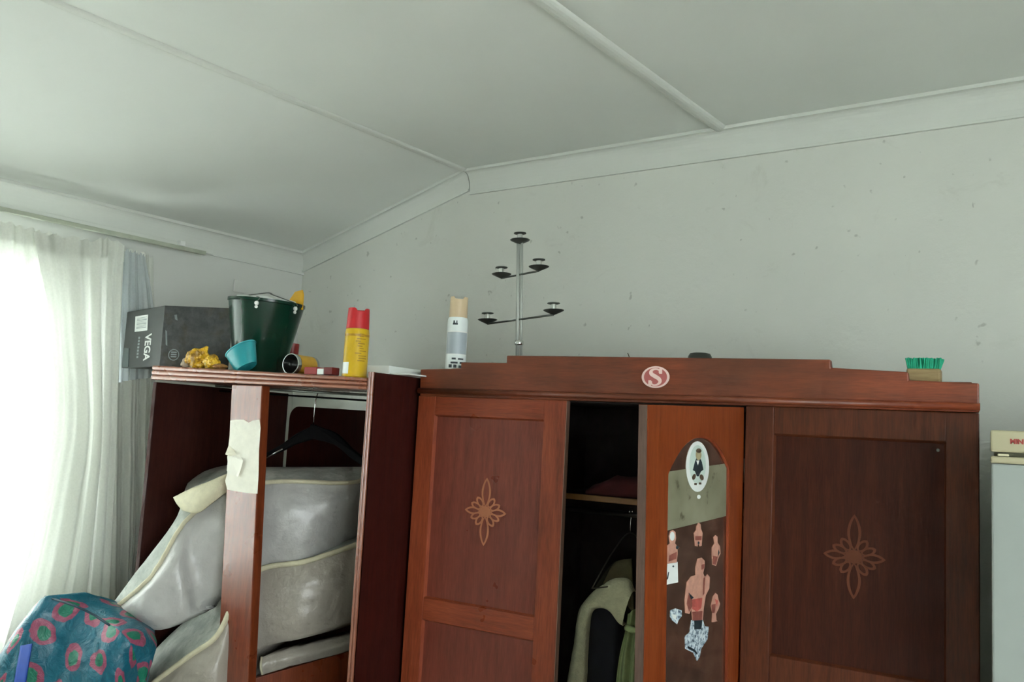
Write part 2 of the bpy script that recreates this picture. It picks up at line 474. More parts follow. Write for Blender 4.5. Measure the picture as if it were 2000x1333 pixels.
# windows
def window(name, fn, u0, u1, z0, z1, cols_):
    root = struct(empty(name, fn((u0 + u1) / 2, 0.05, z0)))
    fw = 0.05
    def bar(nm, a0, a1, b0, b1, y0=0.02, y1=0.08): MB().box(a0, a1, y0, y1, b0, b1, fn=fn).build(nm, M['gloss_white'], root, bevel=0.004)
    bar('frame_post', u0, u0 + fw, z0, z1); bar('frame_post', u1 - fw, u1, z0, z1)
    bar('frame_rail', u0 + fw, u1 - fw, z0, z0 + fw); bar('frame_rail', u0 + fw, u1 - fw, z1 - fw, z1)
    n = cols_; w = (u1 - u0 - fw * 2) / n; zm = z1 - 0.42
    bar('transom', u0 + fw, u1 - fw, zm - 0.02, zm + 0.02)
    for i in range(1, n):
        x = u0 + fw + w * i
        bar('mullion', x - 0.02, x + 0.02, z0 + fw, zm - 0.02); bar('mullion', x - 0.02, x + 0.02, zm + 0.02, z1 - fw)
    for i in range(n):
        x = u0 + fw + w * i
        for q0, q1 in ((z0 + fw, zm - 0.02), (zm + 0.02, z1 - fw)):
            MB().box(x + (0.02 if i else 0), x + w - (0.02 if i < n - 1 else 0), 0.046, 0.05, q0, q1, fn=fn).build('pane', M['glass'], root)
    MB().box(u0 - 0.03, u1 + 0.03, -0.012, 0.02, z0 - 0.03, z0, fn=fn).build('window_sill', M['gloss_white'], root, bevel=0.004)
    return root
window('window_1', lambda u, d, z: W(W_LEFT - d, u, z), WB0, WB1, WZ0, WZ1, 3)
window('window_2', lambda u, d, z: W(W_RIGHT + d, u, z), RB0, RB1, RZ0, RZ1, 4)
# light portals sampling the sky through the two openings
def portal(c, sx, sy, nrm):
    l = bpy.data.lights.new('sky_portal', 'AREA'); l.shape = 'RECTANGLE'; l.size = sx; l.size_y = sy
    l.cycles.is_portal = True
    o = bpy.data.objects.new('sky_portal', l); col.objects.link(o)
    o.location = c
    z = -Vector(nrm); y = Vector((0, 0, 1)); x = y.cross(z).normalized()
    o.rotation_euler = Matrix((x, y, z)).transposed().to_euler()
portal(W(W_LEFT - TH - 0.01, (WB0 + WB1) / 2, (WZ0 + WZ1) / 2), WB1 - WB0, WZ1 - WZ0, WX)
portal(W(W_RIGHT + TH + 0.01, (RB0 + RB1) / 2, (RZ0 + RZ1) / 2), RB1 - RB0, RZ1 - RZ0, -WX)
tag(wbox(MB(), -14, 14, -14, 14, -0.5, -0.3).build('ground', plain('paved_yard', (180, 183, 182), 0.9)), kind='structure')

# ------------------------------------------------------------------ big wardrobe
YW = 2.2
def wx_(px, py, Y=YW): return aty(px, py, Y)
XL, XR = -1.636, -0.077
W_D = 0.40
YB = YW + W_D
ward = empty('wardrobe', ((XL + XR) / 2, YW + W_D / 2, 0), 'large red-brown wooden wardrobe with stepped top, flower inlays and open mirror door', 'wardrobe')
ZT = 1.765
SI = 0.014   # carcass sides stand back from the door line
def B(name, mat, x0, x1, y0, y1, z0, z1, par=ward, bev=0.003):
    return MB().box(x0, x1, y0, y1, z0, z1).build(name, mat, par, bevel=bev)
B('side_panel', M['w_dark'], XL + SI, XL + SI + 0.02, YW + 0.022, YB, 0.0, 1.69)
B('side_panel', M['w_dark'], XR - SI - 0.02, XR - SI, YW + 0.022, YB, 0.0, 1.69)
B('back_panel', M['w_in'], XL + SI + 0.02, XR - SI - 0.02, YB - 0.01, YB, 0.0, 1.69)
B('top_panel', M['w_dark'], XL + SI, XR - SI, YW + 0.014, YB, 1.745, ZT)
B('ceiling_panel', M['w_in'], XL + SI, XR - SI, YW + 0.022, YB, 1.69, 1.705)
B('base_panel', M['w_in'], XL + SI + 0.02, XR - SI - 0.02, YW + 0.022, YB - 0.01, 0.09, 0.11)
B('plinth', M['w_rail'], XL, XR, YW, YW + 0.02, 0.0, 0.09)
XD1, XD2 = -1.112, -0.604      # door divisions
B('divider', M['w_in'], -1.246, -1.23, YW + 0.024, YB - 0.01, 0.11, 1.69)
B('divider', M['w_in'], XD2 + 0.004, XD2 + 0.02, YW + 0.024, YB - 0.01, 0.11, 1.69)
# stepped pediment board
ppx = [(820, 766), (821, 722), (900, 719.5), (900, 708), (989, 709), (989.6, 694.7), (1621.5, 702.5), (1623, 718.5), (1773, 727), (1775, 743), (1912, 749), (1912, 799)]
ped = MB().prism([aty(x, y, YW - 0.012) for x, y in ppx], (0, 0.024, 0)).build('pediment', M['w_ped'], ward, bevel=0.003)
bead = [aty(815, 763, YW - 0.022), aty(1914, 795, YW - 0.022)]
mbb = MB(); mbb.tube([p + Vector((0, 0.008, 0)) for p in bead], 0.009, 10)
mbb.build('cornice_bead', M['w_ped'], ward, smooth=True)
MB().hexa([aty(820, 774, YW - 0.008), aty(1912, 806, YW - 0.008), aty(1912, 806, YW - 0.008) + Vector((0, 0.03, 0)), aty(820, 774, YW - 0.008) + Vector((0, 0.03, 0)),
           aty(820, 766, YW - 0.008), aty(1912, 799, YW - 0.008), aty(1912, 799, YW - 0.008) + Vector((0, 0.03, 0)), aty(820, 766, YW - 0.008) + Vector((0, 0.03, 0))]).build('cornice_moulding', M['w_ped'], ward, bevel=0.003)
# round S sticker on the pediment
def disc(mb, c, ex, ey, rx, ry, n=40):
    k = mb.add([c + ex * (rx * math.cos(2 * math.pi * i / n)) + ey * (ry * math.sin(2 * math.pi * i / n)) for i in range(n)])
    mb.face([k + i for i in range(n)])
def flatpoly(mb, pts):
    k = mb.add(pts); mb.face([k + i for i in range(len(pts))])
M['st_pink'] = plain('sticker_white', (226, 196, 188), 0.5, var=0.06)
M['st_red'] = plain('sticker_red', (172, 92, 88), 0.5, var=0.08)
sc_ = aty(1280.5, 737, YW - 0.0125)
EX, EZ, EN = Vector((1, 0, 0)), Vector((0, 0, 1)), Vector((0, -1, 0))
sw = (aty(1308, 737, YW - .0125) - aty(1253.5, 737, YW - .0125)).length / 2
sh = (aty(1280, 716, YW - .0125) - aty(1280, 758.5, YW - .0125)).length / 2
mb = MB()
n = 40
o1 = [sc_ + EX * (sw * math.cos(2 * math.pi * i / n)) + EZ * (sh * math.sin(2 * math.pi * i / n)) for i in range(n)]
mb.prism([p + EN * 0.0005 for p in o1], EN * 0.0006)
mb.m = 1
disc(mb, sc_ + EN * 0.0014, EX, EZ, sw * 0.83, sh * 0.86)
mb.m = 0
# the letter: thick S stroke with serif ends
cl = [(0.34, 0.42), (0.30, 0.62), (0.10, 0.74), (-0.16, 0.72), (-0.33, 0.54), (-0.30, 0.28), (-0.02, 0.06), (0.26, -0.16), (0.36, -0.42), (0.22, -0.66), (-0.06, -0.76), (-0.28, -0.64), (-0.34, -0.42)]
cl = [Vector((x, y, 0)) for x, y in cl]
cl = spline(cl, 60)
lft, rgt = [], []
for i, p in enumerate(cl):
    t = (cl[min(i + 1, 59)] - cl[max(i - 1, 0)]).normalized(); nn = Vector((-t.y, t.x, 0))
    u = i / 59
    wdt = 0.075 + 0.10 * math.exp(-((u - 0.5) / 0.2) ** 2) + 0.03 * math.exp(-((u - 0.0) / 0.05) ** 2) + 0.03 * math.exp(-((u - 1.0) / 0.05) ** 2)
    lft.append(p + nn * wdt); rgt.append(p - nn * wdt)
for i in range(59):
    q = [lft[i], lft[i + 1], rgt[i + 1], rgt[i]]
    flatpoly(mb, [sc_ + EN * 0.002 + EX * (v.x * sw * 0.95) + EZ * (v.y * sh * 0.98) for v in q])
for sx, y0, y1 in ((0.40, 0.30, 0.80), (-0.40, -0.80, -0.30)):
    q = [(sx - 0.12, y0), (sx + 0.10, y0), (sx + 0.10, y1), (sx - 0.12, y1)]
    flatpoly(mb, [sc_ + EN * 0.0021 + EX * (x * sw * 0.95) + EZ * (y * sh) for x, y in q])
o = mb.build('sticker', [M['st_pink'], M['st_red']], ward); o['label'] = 'round red and white sticker with a letter S'
# flower inlay drawn with closed petal outlines
def inlay(par, c, sx, sz, mat, ez=EZ, ex=EX, nrm=EN):
    root = None
    mb = MB(); th = 0.0011
    def P(x, z, d): return c + ex * (x * sx) + ez * (z * sz) + nrm * d
    n = 28
    mb.prism([P(0.17 * math.cos(2 * math.pi * i / n), 0.12 * math.sin(2 * math.pi * i / n) * 1.35, 0.0002) for i in range(n)], nrm * 0.0018)
    cnt = [0]
    def petal(ang, r0, r1, w, band, pw_=0.8):
        cnt[0] += 1; th_ = 0.0006 + 0.00007 * cnt[0]
        def outl(r0, r1, w, pw):
            pts = []
            for k in range(13):
                t = k / 12; pts.append((r0 + (r1 - r0) * t, w * math.sin(math.pi * t) ** pw))
            return pts + [(r, -q) for r, q in pts[::-1][1:-1]]
        A = outl(r0, r1, w, pw_); Bn = outl(r0 + band * 0.9, r1 - band * 1.4, max(w - band, 0.006), pw_)
        ca, sa = math.cos(ang), math.sin(ang)
        f_ = lambda L: [P(r * ca - q * sa, (r * sa + q * ca), 0.0002) for r, q in L]
        mb.ring(f_(A), f_(Bn), nrm * th_)
    # shape lives in a diamond: long vertical petals, shorter side petals, two small ones in each quarter
    for s_ in (1, -1):
        petal(s_ * math.pi / 2, 0.13, 1.0, 0.14, 0.056)
        petal(0 if s_ > 0 else math.pi, 0.14, 0.62, 0.115, 0.052)
    for a in (28, 58, 122, 152, 208, 238, 302, 332):
        petal(math.radians(a), 0.15, 0.49, 0.098, 0.046, 0.55)
    return mb.build('flower_inlay', mat, par)
def panel_door(pxs, panel_px, rail_z, mats, inl, inlmat, low_panel=True):
    """pxs: (x0, x1) world; panel_px: (x0, x1, z0, z1) of the upper panel; rail_z: lower edge of the middle rail."""
    x0, x1 = pxs; p0, p1, pz0, pz1 = panel_px; z0, z1 = 0.10, 1.694
    fm, rm, pm = mats
    mb = MB(); y0, y1 = YW, YW + 0.021
    mb.box(x0, p0, y0, y1, z0, z1); mb.box(p1, x1, y0, y1, z0, z1)
    mb.m = 1
    mb.box(p0, p1, y0, y1, pz1, z1); mb.box(p0, p1, y0, y1, rail_z, pz0)
    mb.box(p0, p1, y0, y1, z0, z0 + 0.08)
    d = mb.build('door', [fm, rm], ward, bevel=0.002)
    for a0, a1 in ((pz0, pz1), (z0 + 0.08, rail_z)):
        mp = MB(); mp.box(p0 - 0.004, p1 + 0.004, y0 + 0.010, y0 + 0.016, a0 - 0.004, a1 + 0.004)
        mp.build('panel', pm, d)
        # bevelled moulding strip round the panel
        w_ = 0.0045
        outer = [Vector((p0, 0, a0)), Vector((p1, 0, a0)), Vector((p1, 0, a1)), Vector((p0, 0, a1))]
        inner = [Vector((p0 + w_, 0, a0 + w_)), Vector((p1 - w_, 0, a0 + w_)), Vector((p1 - w_, 0, a1 - w_)), Vector((p0 + w_, 0, a1 - w_))]
        mm = MB(); a = mm.add([p + Vector((0, y0 + 0.002, 0)) for p in outer]); b = mm.add([p + Vector((0, y0 + 0.0098, 0)) for p in inner])
        for i in range(4):
            j = (i + 1) % 4; mm.face((a + i, a + j, b + j, b + i))
        mm.build('panel_moulding', fm, d)
    c, sx, sz = inl
    inlay(d, c, sx, sz, inlmat)
    return d
lp = (-1.572, -1.166, 1.078, 1.637)
c1 = aty(948, 1000, YW + 0.010); c2 = aty(1668, 1088, YW + 0.010)
def halfh(px, y0, y1): return (aty(px, y0, YW).z - aty(px, y1, YW).z) / 2
d1 = panel_door((XL, XD1), (aty(849, 811, YW).x, aty(1062, 822, YW).x, aty(940, 1188, YW).z, aty(955, 816, YW).z), aty(940, 1233, YW).z,
                (M['w_frame'], M['w_rail'], M['w_panel']), (c1, halfh(950, 933, 1068) * 1.17, halfh(950, 933, 1068)), M['inlay'])
MB().box(XD1 - 0.0005, XD1 + 0.0015, YW + 0.001, YW + 0.0205, 0.1, 1.692).build('lit_edge', M['w_edge'], d1)  # thin pale strip painting the lit thickness of the door
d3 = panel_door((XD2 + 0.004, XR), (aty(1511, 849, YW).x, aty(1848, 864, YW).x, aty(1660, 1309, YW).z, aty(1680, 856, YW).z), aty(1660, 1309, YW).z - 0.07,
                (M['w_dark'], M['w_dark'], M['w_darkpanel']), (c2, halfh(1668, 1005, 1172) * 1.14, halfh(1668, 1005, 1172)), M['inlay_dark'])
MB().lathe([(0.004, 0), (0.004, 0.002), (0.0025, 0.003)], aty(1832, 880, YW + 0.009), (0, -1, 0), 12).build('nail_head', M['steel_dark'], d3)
# middle door, swung open and sagging on its hinges
PHI = math.radians(81.5); DROOP = 0.042
e1 = Vector((-math.cos(PHI), -math.sin(PHI), 0)); nn = Vector((math.sin(PHI), -math.cos(PHI), 0)); zz = Vector((0, 0, 1))
e1d = (e1 - zz * DROOP).normalized(); zzd = nn.cross(e1d).normalized()
if zzd.z < 0: zzd = -zzd
HINGE = Vector((XD2 - 0.002, YW + 0.002, 1.690))
DW, DH, DT = 0.486, 1.58, 0.022
def dloc(px, py, off=0.0):
    p = onplane(px, py, HINGE + nn * off, nn) - HINGE
    return Vector((p.dot(e1d), off, p.dot(zzd)))
dm = Matrix(((e1d.x, nn.x, zzd.x, HINGE.x), (e1d.y, nn.y, zzd.y, HINGE.y), (e1d.z, nn.z, zzd.z, HINGE.z), (0, 0, 0, 1)))
dml = wm(ward).inverted() @ dm
# opening of the frame in door coordinates (x from hinge)
mxa = dloc(1424, 1100).x; mxb = dloc(1303, 1100).x
zsh = dloc(1365, 921).z; zap = dloc(1368, 853).z
zb = -1.50
def archpts(xa, xb, zs, za, n=20):
    pts = []
    for i in range(n + 1):
        t = i / n; x = xa + (xb - xa) * t
        q = abs(2 * t - 1)
        pts.append((x, zs + (za - zs) * (1 - q ** 1.0 * q ** 1.2) if q < 0.995 else zs))
    return pts
ap = archpts(mxa, mxb, zsh, zap)
def quadstrip(mb, lower, upper, y0, y1):
    """solid between two polylines (x,z) in door coordinates"""
    for i in range(len(lower) - 1):
        (xa, za), (xb, zb_) = lower[i], lower[i + 1]; (xc, zc), (xd, zd) = upper[i], upper[i + 1]
        mb.hexa([(xa, y0, za), (xb, y0, zb_), (xb, y1, zb_), (xa, y1, za), (xc, y0, zc), (xd, y0, zd), (xd, y1, zd), (xc, y1, zc)])
mb = MB()
mb.box(0, mxa, -DT, 0, -DH, 0); mb.box(mxb, DW, -DT, 0, -DH, 0)
quadstrip(mb, ap, [(x, 0.0) for x, z in ap], -DT, 0)
mb.box(mxa, mxb, -DT, 0, -DH, zb)
door2 = mb.build('door', M['w_door'], ward, bevel=0.0, matrix=dml)
door2['label'] = 'open middle door with an arched mirror'
def dbuild(mb, name, mats, **k): return mb.build(name, mats, door2, matrix=Matrix.Identity(4), **k)
mb = MB(); mb.box(DW, DW + 0.0015, -DT + 0.001, -0.001, -DH, -0.001)
M['door_edge'] = wood('bare_door_edge', (70, 52, 42), (96, 72, 60), (112, 88, 74), 'z', 0.55)
dbuild(mb, 'door_edge', M['door_edge'])
def mirror_mat():
    t = NT('old_mirror'); v = t.coord()
    n = t.noise(v, 22, 5, 0.7)
    t.set(Base_Color=t.ramp(n, [(0.35, (0.26, 0.16, 0.11, 1)), (0.7, (0.42, 0.28, 0.20, 1))]), Metallic=0.85, Roughness=0.16)
    return t.m
M['mirror'] = mirror_mat()
mb = MB(); mb.box(mxa - 0.006, mxb + 0.006, -0.012, -0.008, zb - 0.006, zsh); quadstrip(mb, [(x, zsh) for x, z in ap], [(x, z + 0.006) for x, z in ap], -0.012, -0.008)
dbuild(mb, 'mirror', M['mirror'])
mb = MB()
edge = [(mxa, zb)] + ap + [(mxb, zb)]
mb.tube([Vector((x, -0.006, z)) for x, z in edge], 0.0045, 6)
dbuild(mb, 'mirror_bead', M['w_frame'], smooth=True)
# aged paper patch showing on the glass
def patch_mat():
    t = NT('stained_old_paper'); v = t.coord()
    n = t.noise(v, 26, 4, 0.6); n2 = t.noise(v, 7, 3)
    c = t.ramp(n2, [(0.3, lin((118, 118, 94))), (0.7, lin((148, 148, 124)))])
    c = t.mix(t.ramp(n, [(0.60, (0, 0, 0, 1)), (0.70, (0.8,) * 3 + (1,))]), c, lin((74, 64, 42)))
    t.set(Base_Color=c, Roughness=0.5); return t.m
mb = MB()
q = [dloc(1424, 905, -0.0078), dloc(1303, 922, -0.0078), dloc(1303, 1037, -0.0078), dloc(1424, 1007, -0.0078)]
mb.prism(q, (0, 0.0006, 0)); o = dbuild(mb, 'paper_patch', patch_mat()); o['label'] = 'stained strip of old paper on the mirror'
# stickers
M['skin'] = plain('sticker_skin', (200, 150, 130), 0.45, var=0.16, sc=60)
M['skin2'] = plain('sticker_skin_shadow', (146, 86, 74), 0.45, var=0.2, sc=60)
M['st_white'] = plain('sticker_paper', (226, 232, 228), 0.45, var=0.04)
M['st_pale'] = plain('sticker_pale_green', (196, 214, 204), 0.45, var=0.06, sc=60)
M['st_dark'] = plain('sticker_navy', (40, 56, 62), 0.45, var=0.2, sc=60)
M['st_brown'] = plain('sticker_brown', (86, 72, 56), 0.45, var=0.2, sc=60)
M['st_tan'] = plain('sticker_tan', (168, 158, 122), 0.45, var=0.15, sc=60)
M['st_redish'] = plain('sticker_red_shade', (186, 92, 82), 0.45, var=0.2, sc=60)
def denim():
    t = NT('sticker_jeans'); n = t.noise(t.coord(), 120, 4, 0.7)
    t.set(Base_Color=t.ramp(n, [(0.40, lin((58, 78, 96))), (0.5, lin((176, 196, 206))), (0.6, lin((222, 232, 234)))]), Roughness=0.45); return t.m
M['jeans'] = denim()
def sticker(name, layers, mats, label=None):
    """layers: (material index, [(px, py)...]) stacked from the glass outwards"""
    mb = MB(); off = -0.0078
    for k, (mi, pts) in enumerate(layers):
        mb.m = mi
        if k == 0: mb.prism([dloc(x, y, off) for x, y in pts], (0, 0.0007, 0)); off += 0.0008
        else: flatpoly(mb, [dloc(x, y, off) for x, y in pts]); off += 0.00012
    o = dbuild(mb, name, mats)
    if label: o['label'] = label
    return o
def ell(cx, cy, rx, ry, n=32, rot=0.0):
    return [(cx + rx * math.cos(2 * math.pi * i / n) * math.cos(rot) - ry * math.sin(2 * math.pi * i / n) * math.sin(rot),
             cy + rx * math.cos(2 * math.pi * i / n) * math.sin(rot) + ry * math.sin(2 * math.pi * i / n) * math.cos(rot)) for i in range(n)]
sticker('oval_sticker', [(0, ell(1362, 912, 22.5, 49.5)), (1, ell(1362.5, 908, 16, 38)),
        (2, [(1361, 893), (1366, 892), (1371, 903), (1374, 918), (1369, 922), (1365, 931), (1361, 931), (1357, 921), (1353, 919), (1357, 903)]),
        (3, ell(1364.5, 889, 5.6, 10.5)), (4, ell(1364.8, 881, 5.4, 4.5)),
        (0, [(1360, 900), (1366, 900), (1363, 910)]),
        (4, ell(1355.5, 932, 3.4, 6, rot=0.3)), (4, ell(1370.5, 933, 3.8, 6, rot=-0.3)),
        (4, [(1356, 944), (1361, 944), (1361, 948), (1356, 948)]), (4, [(1365, 943), (1370, 943), (1370, 947), (1365, 947)])],
        [M['st_white'], M['st_pale'], M['st_dark'], M['st_tan'], M['st_brown']], 'white oval sticker with a small figure in dark clothes')
sticker('small_sticker', [(0, ell(1364.5, 971, 3.6, 4.2, 12))], [M['st_white']])
SM = [M['skin'], M['skin2'], M['jeans'], M['st_white'], M['st_redish'], M['st_dark']]
# figure stickers: outline, then shading pieces
sticker('figure_sticker', [(0, [(1306, 1048), (1309, 1038), (1314, 1036), (1319, 1040), (1320, 1052), (1318, 1062), (1323, 1068), (1327, 1070), (1323, 1074), (1323, 1084), (1321, 1100), (1302, 1102), (1301, 1080), (1303, 1066), (1308, 1062)]),
        (1, [(1307, 1086), (1322, 1078), (1321, 1092), (1306, 1098)]), (3, ell(1313, 1048, 5, 9, 14)), (5, [(1321, 1066), (1327, 1069), (1323, 1074), (1320, 1072)])], SM, 'small sticker of a bare chested figure at the mirror edge')
sticker('jeans_sticker', [(3, [(1303, 1102), (1323, 1098), (1324, 1138), (1300, 1143)]), (5, ell(1315, 1107, 2, 2, 8)), (5, [(1305, 1118), (1307, 1118), (1305, 1131), (1302, 1134)])], SM, 'white trousers sticker')
sticker('figure_sticker', [(0, [(1360, 1028), (1364, 1021), (1368, 1025), (1369, 1034), (1372, 1042), (1371, 1052), (1370, 1067), (1366, 1068), (1364, 1060), (1362, 1068), (1357, 1067), (1356, 1052), (1355, 1042), (1359, 1036)]),
        (1, [(1358, 1048), (1370, 1048), (1370, 1056), (1358, 1056)]), (5, ell(1364.5, 1061, 2, 3, 10))], SM, 'small standing figure sticker below the paper')
sticker('figure_sticker', [(0, [(1393, 1050), (1397, 1046), (1401, 1049), (1401, 1060), (1406, 1068), (1407, 1082), (1403, 1090), (1398, 1106), (1391, 1104), (1390, 1088), (1390, 1070), (1395, 1062)]),
        (1, [(1392, 1086), (1402, 1088), (1398, 1104), (1392, 1102)]), (5, [(1403, 1074), (1406, 1080), (1402, 1088)])], SM, 'small figure sticker near the right bead')
sticker('figure_sticker', [(0, [(1358, 1108), (1362, 1092), (1370, 1090), (1376, 1096), (1376, 1108), (1373, 1120), (1376, 1128), (1381, 1122), (1386, 1128), (1385, 1150), (1378, 1164), (1374, 1190), (1372, 1212), (1352, 1214), (1350, 1190), (1346, 1200), (1338, 1198), (1337, 1172), (1341, 1138), (1349, 1127), (1358, 1124)]),
        (1, [(1345, 1158), (1352, 1168), (1352, 1186), (1346, 1196), (1341, 1180)]), (4, [(1352, 1172), (1372, 1168), (1370, 1188), (1361, 1196), (1352, 1190)]),
        (1, [(1352, 1196), (1372, 1194), (1371, 1212), (1353, 1213)]), (1, [(1370, 1104), (1376, 1102), (1376, 1110), (1370, 1114)]), (5, [(1345, 1158), (1355, 1168), (1350, 1172)]), (1, [(1374, 1130), (1377, 1128), (1376, 1160), (1373, 1164)])], SM, 'large sticker of a bare chested figure')
sticker('jeans_sticker', [(2, [(1350, 1212), (1372, 1210), (1376, 1224), (1384, 1225), (1381, 1250), (1369, 1268), (1366, 1284), (1361, 1292), (1354, 1276), (1338, 1268), (1337, 1244), (1346, 1236)]),
        (5, [(1356, 1212), (1372, 1212), (1370, 1230), (1356, 1230)]), (5, [(1343, 1262), (1358, 1270), (1364, 1280), (1354, 1273), (1343, 1267)])], SM, 'sticker of patterned blue jeans')
sticker('figure_sticker', [(0, [(1392, 1166), (1397, 1159), (1401, 1162), (1403, 1172), (1406, 1180), (1403, 1190), (1398, 1200), (1399, 1212), (1401, 1214), (1394, 1216), (1390, 1216), (1391, 1198), (1388, 1184), (1390, 1176)]),
        (1, [(1390, 1182), (1398, 1180), (1396, 1198), (1391, 1198)]), (4, [(1396, 1170), (1403, 1174), (1400, 1186)])], SM, 'small figure sticker low near the right bead')
sticker('shorts_sticker', [(2, [(1309, 1193), (1319, 1189), (1331, 1193), (1331, 1204), (1325, 1212), (1322, 1220), (1312, 1212), (1308, 1204)]), (3, [(1312, 1200), (1322, 1202), (1320, 1212), (1314, 1208)])], SM, 'small torn blue and white sticker')
# hinges of the open door
for zc in (-0.16, -1.30):
    mb = MB(); mb.tube([(0.0, 0.004, zc - 0.03), (0.0, 0.004, zc + 0.03)], 0.004, 8)
    dbuild(mb, 'hinge', M['steel_dark'], smooth=True)
# inside: shelf, brass lip, rod
zs1 = aty(1112, 966, 2.30).z; zs2 = aty(1255, 985, 2.30).z
zsf = (zs1 + zs2) / 2
B('shelf', M['w_in'], -1.2295, XD2 + 0.003, 2.31, YB - 0.011, zsf - 0.008, zsf + 0.006)
B('shelf_lip', plain('worn_shelf_edge', (112, 78, 40), 0.4), -1.2295, XD2 + 0.003, 2.30, 2.3095, zsf - 0.01, zsf + 0.007, bev=0.002)
mb = MB(); zr = aty(1240, 1000, 2.42).z - 0.01; mb.tube([(-1.23, 2.42, zr), (XD2 + 0.004, 2.42, zr)], 0.008, 10)
mb.build('hanging_rod', M['wire'], ward, smooth=True)

# red cloth on the shelf
M['redcloth'] = plain('red_cloth', (62, 10, 14), 0.9, var=0.25)
c = aty(1228, 960, 2.38); c.z = zsf + 0.007
mb = MB(); cols_ = []
for i in range(7):
    x = c.x - 0.11 + 0.22 * i / 6; h = 0.05 * math.sin(math.pi * (i + 0.6) / 7.2)
    cols_.append([Vector((x, c.y - 0.06, c.z)), Vector((x, c.y - 0.058, c.z + h * 0.8)), Vector((x, c.y, c.z + h + 0.008)), Vector((x, c.y + 0.08, c.z + h * 0.7)), Vector((x, c.y + 0.1, c.z))])
g = surf(cols_, 24, 16, lambda u, v, p: Vector((0, 0, max(0, nz(p, 30)) * 0.01)))
mb.grid(g); mb.face([(i * 16) for i in range(24)] + [(i * 16 + 15) for i in range(23, -1, -1)])
tag(mb.build('folded_cloth', M['redcloth'], smooth=True, loc=c), 'dark red folded cloth on the shelf inside the wardrobe', 'cloth')

# clothes on hangers inside the wardrobe
def hanger(name, top, w, ang, drop, mat, label, group=None, r=0.002, hook=0.05):
    root = empty(name, top, label, 'hanger', group)
    d = Vector((math.cos(ang), math.sin(ang), 0))
    neck = top - Vector((0, 0, hook + 0.012))
    mb = MB(); pts = []
    for i in range(13):
        t = math.radians(200 - i * 17)
        pts.append(top + d * 0.0 + Vector((0, 1, 0)) * 0.011 * math.cos(t) + Vector((0, 0, 1)) * (0.011 * math.sin(t)))
    pts += [top - Vector((0, 0, hook * 0.55)), neck]
    mb.tube(pts, r * 0.9, 8); mb.build('hook', M['chrome'], root, smooth=True)
    mb = MB(); a = neck - d * w / 2 - Vector((0, 0, drop)); b = neck + d * w / 2 - Vector((0, 0, drop))
    rr = [r * 1.0] * 11
    arm = spline([a, neck.lerp(a, 0.5) + Vector((0, 0, drop * 0.12)), neck, neck.lerp(b, 0.5) + Vector((0, 0, drop * 0.12)), b], 25)
    mb.tube(arm, r, 8); mb.build('shoulder_bar', mat, root, smooth=True)
    mb = MB(); mb.tube([a, b], r * 0.9, 8); mb.build('trouser_bar', mat, root, smooth=True)
    return root, neck, d
def garment(name, neck, d, w, drop, length, depth, mat, label, group, hole=None, seed=1.0, extra=None):
    """hollow jacket: front sheet, back sheet joined at the shoulders, armhole at the near end."""
    root = empty(name, neck - Vector((0, 0, length)), label, 'clothing', group)
    p = Vector((-d.y, d.x, 0))
    secs = []
    n = 28; nv = 26
    g = []
    for i in range(n):          # ring round the garment seen from above
        t = 2 * math.pi * i / n
        row = []
        for j in range(nv):
            v = j / (nv - 1)
            hw = w / 2 * (1.0 + 0.10 * v); hd = depth / 2 * (0.25 + 0.75 * min(1, v * 3.0)) * (1 + 0.25 * v)
            x = hw * math.cos(t); y = hd * math.sin(t)
            z = -drop * (abs(x) / hw) ** 1.3 * (1 - v) - v * length
            q = neck + d * x + p * y + Vector((0, 0, z + 0.006))
            fold = 0.012 * math.sin(t * 5 + seed + v * 1.5) * v + 0.006 * nz(q, 9, seed)
            q += (d * math.cos(t) + p * math.sin(t)) * fold
            row.append(q)
        g.append(row)
    mb = MB(); mb.grid(g, wrap=True)
    mb.face([i * nv for i in range(n)])
    mb.build('body', mat, root, smooth=True)
    return root
M['cream'] = plain('cream_fleece', (188, 190, 160), 0.95, var=0.12, sc=60, bump=0.3)
M['navy'] = plain('navy_cloth', (16, 18, 28), 0.9, var=0.3, sc=40)
M['olive'] = plain('olive_cloth', (116, 130, 88), 0.9, var=0.15, sc=40)
M['brown'] = plain('dark_green_cloth', (40, 40, 26), 0.95, var=0.25, sc=40)
HT = Vector((0, 2.42, zr + 0.011 - 0.008 + 0.005))
# near garment: the cream waistcoat, end-on; it hangs on a wire hanger whose slope shows
h1x = aty(1232, 1010, 2.42).x
hr, neck1, hd1 = hanger('wire_hanger', Vector((h1x, 2.42, zr + 0.009)), 0.30, math.radians(250), 0.15, M['wire_dark'], 'thin wire hanger carrying the cream waistcoat in the wardrobe', 'wire hangers in the wardrobe')
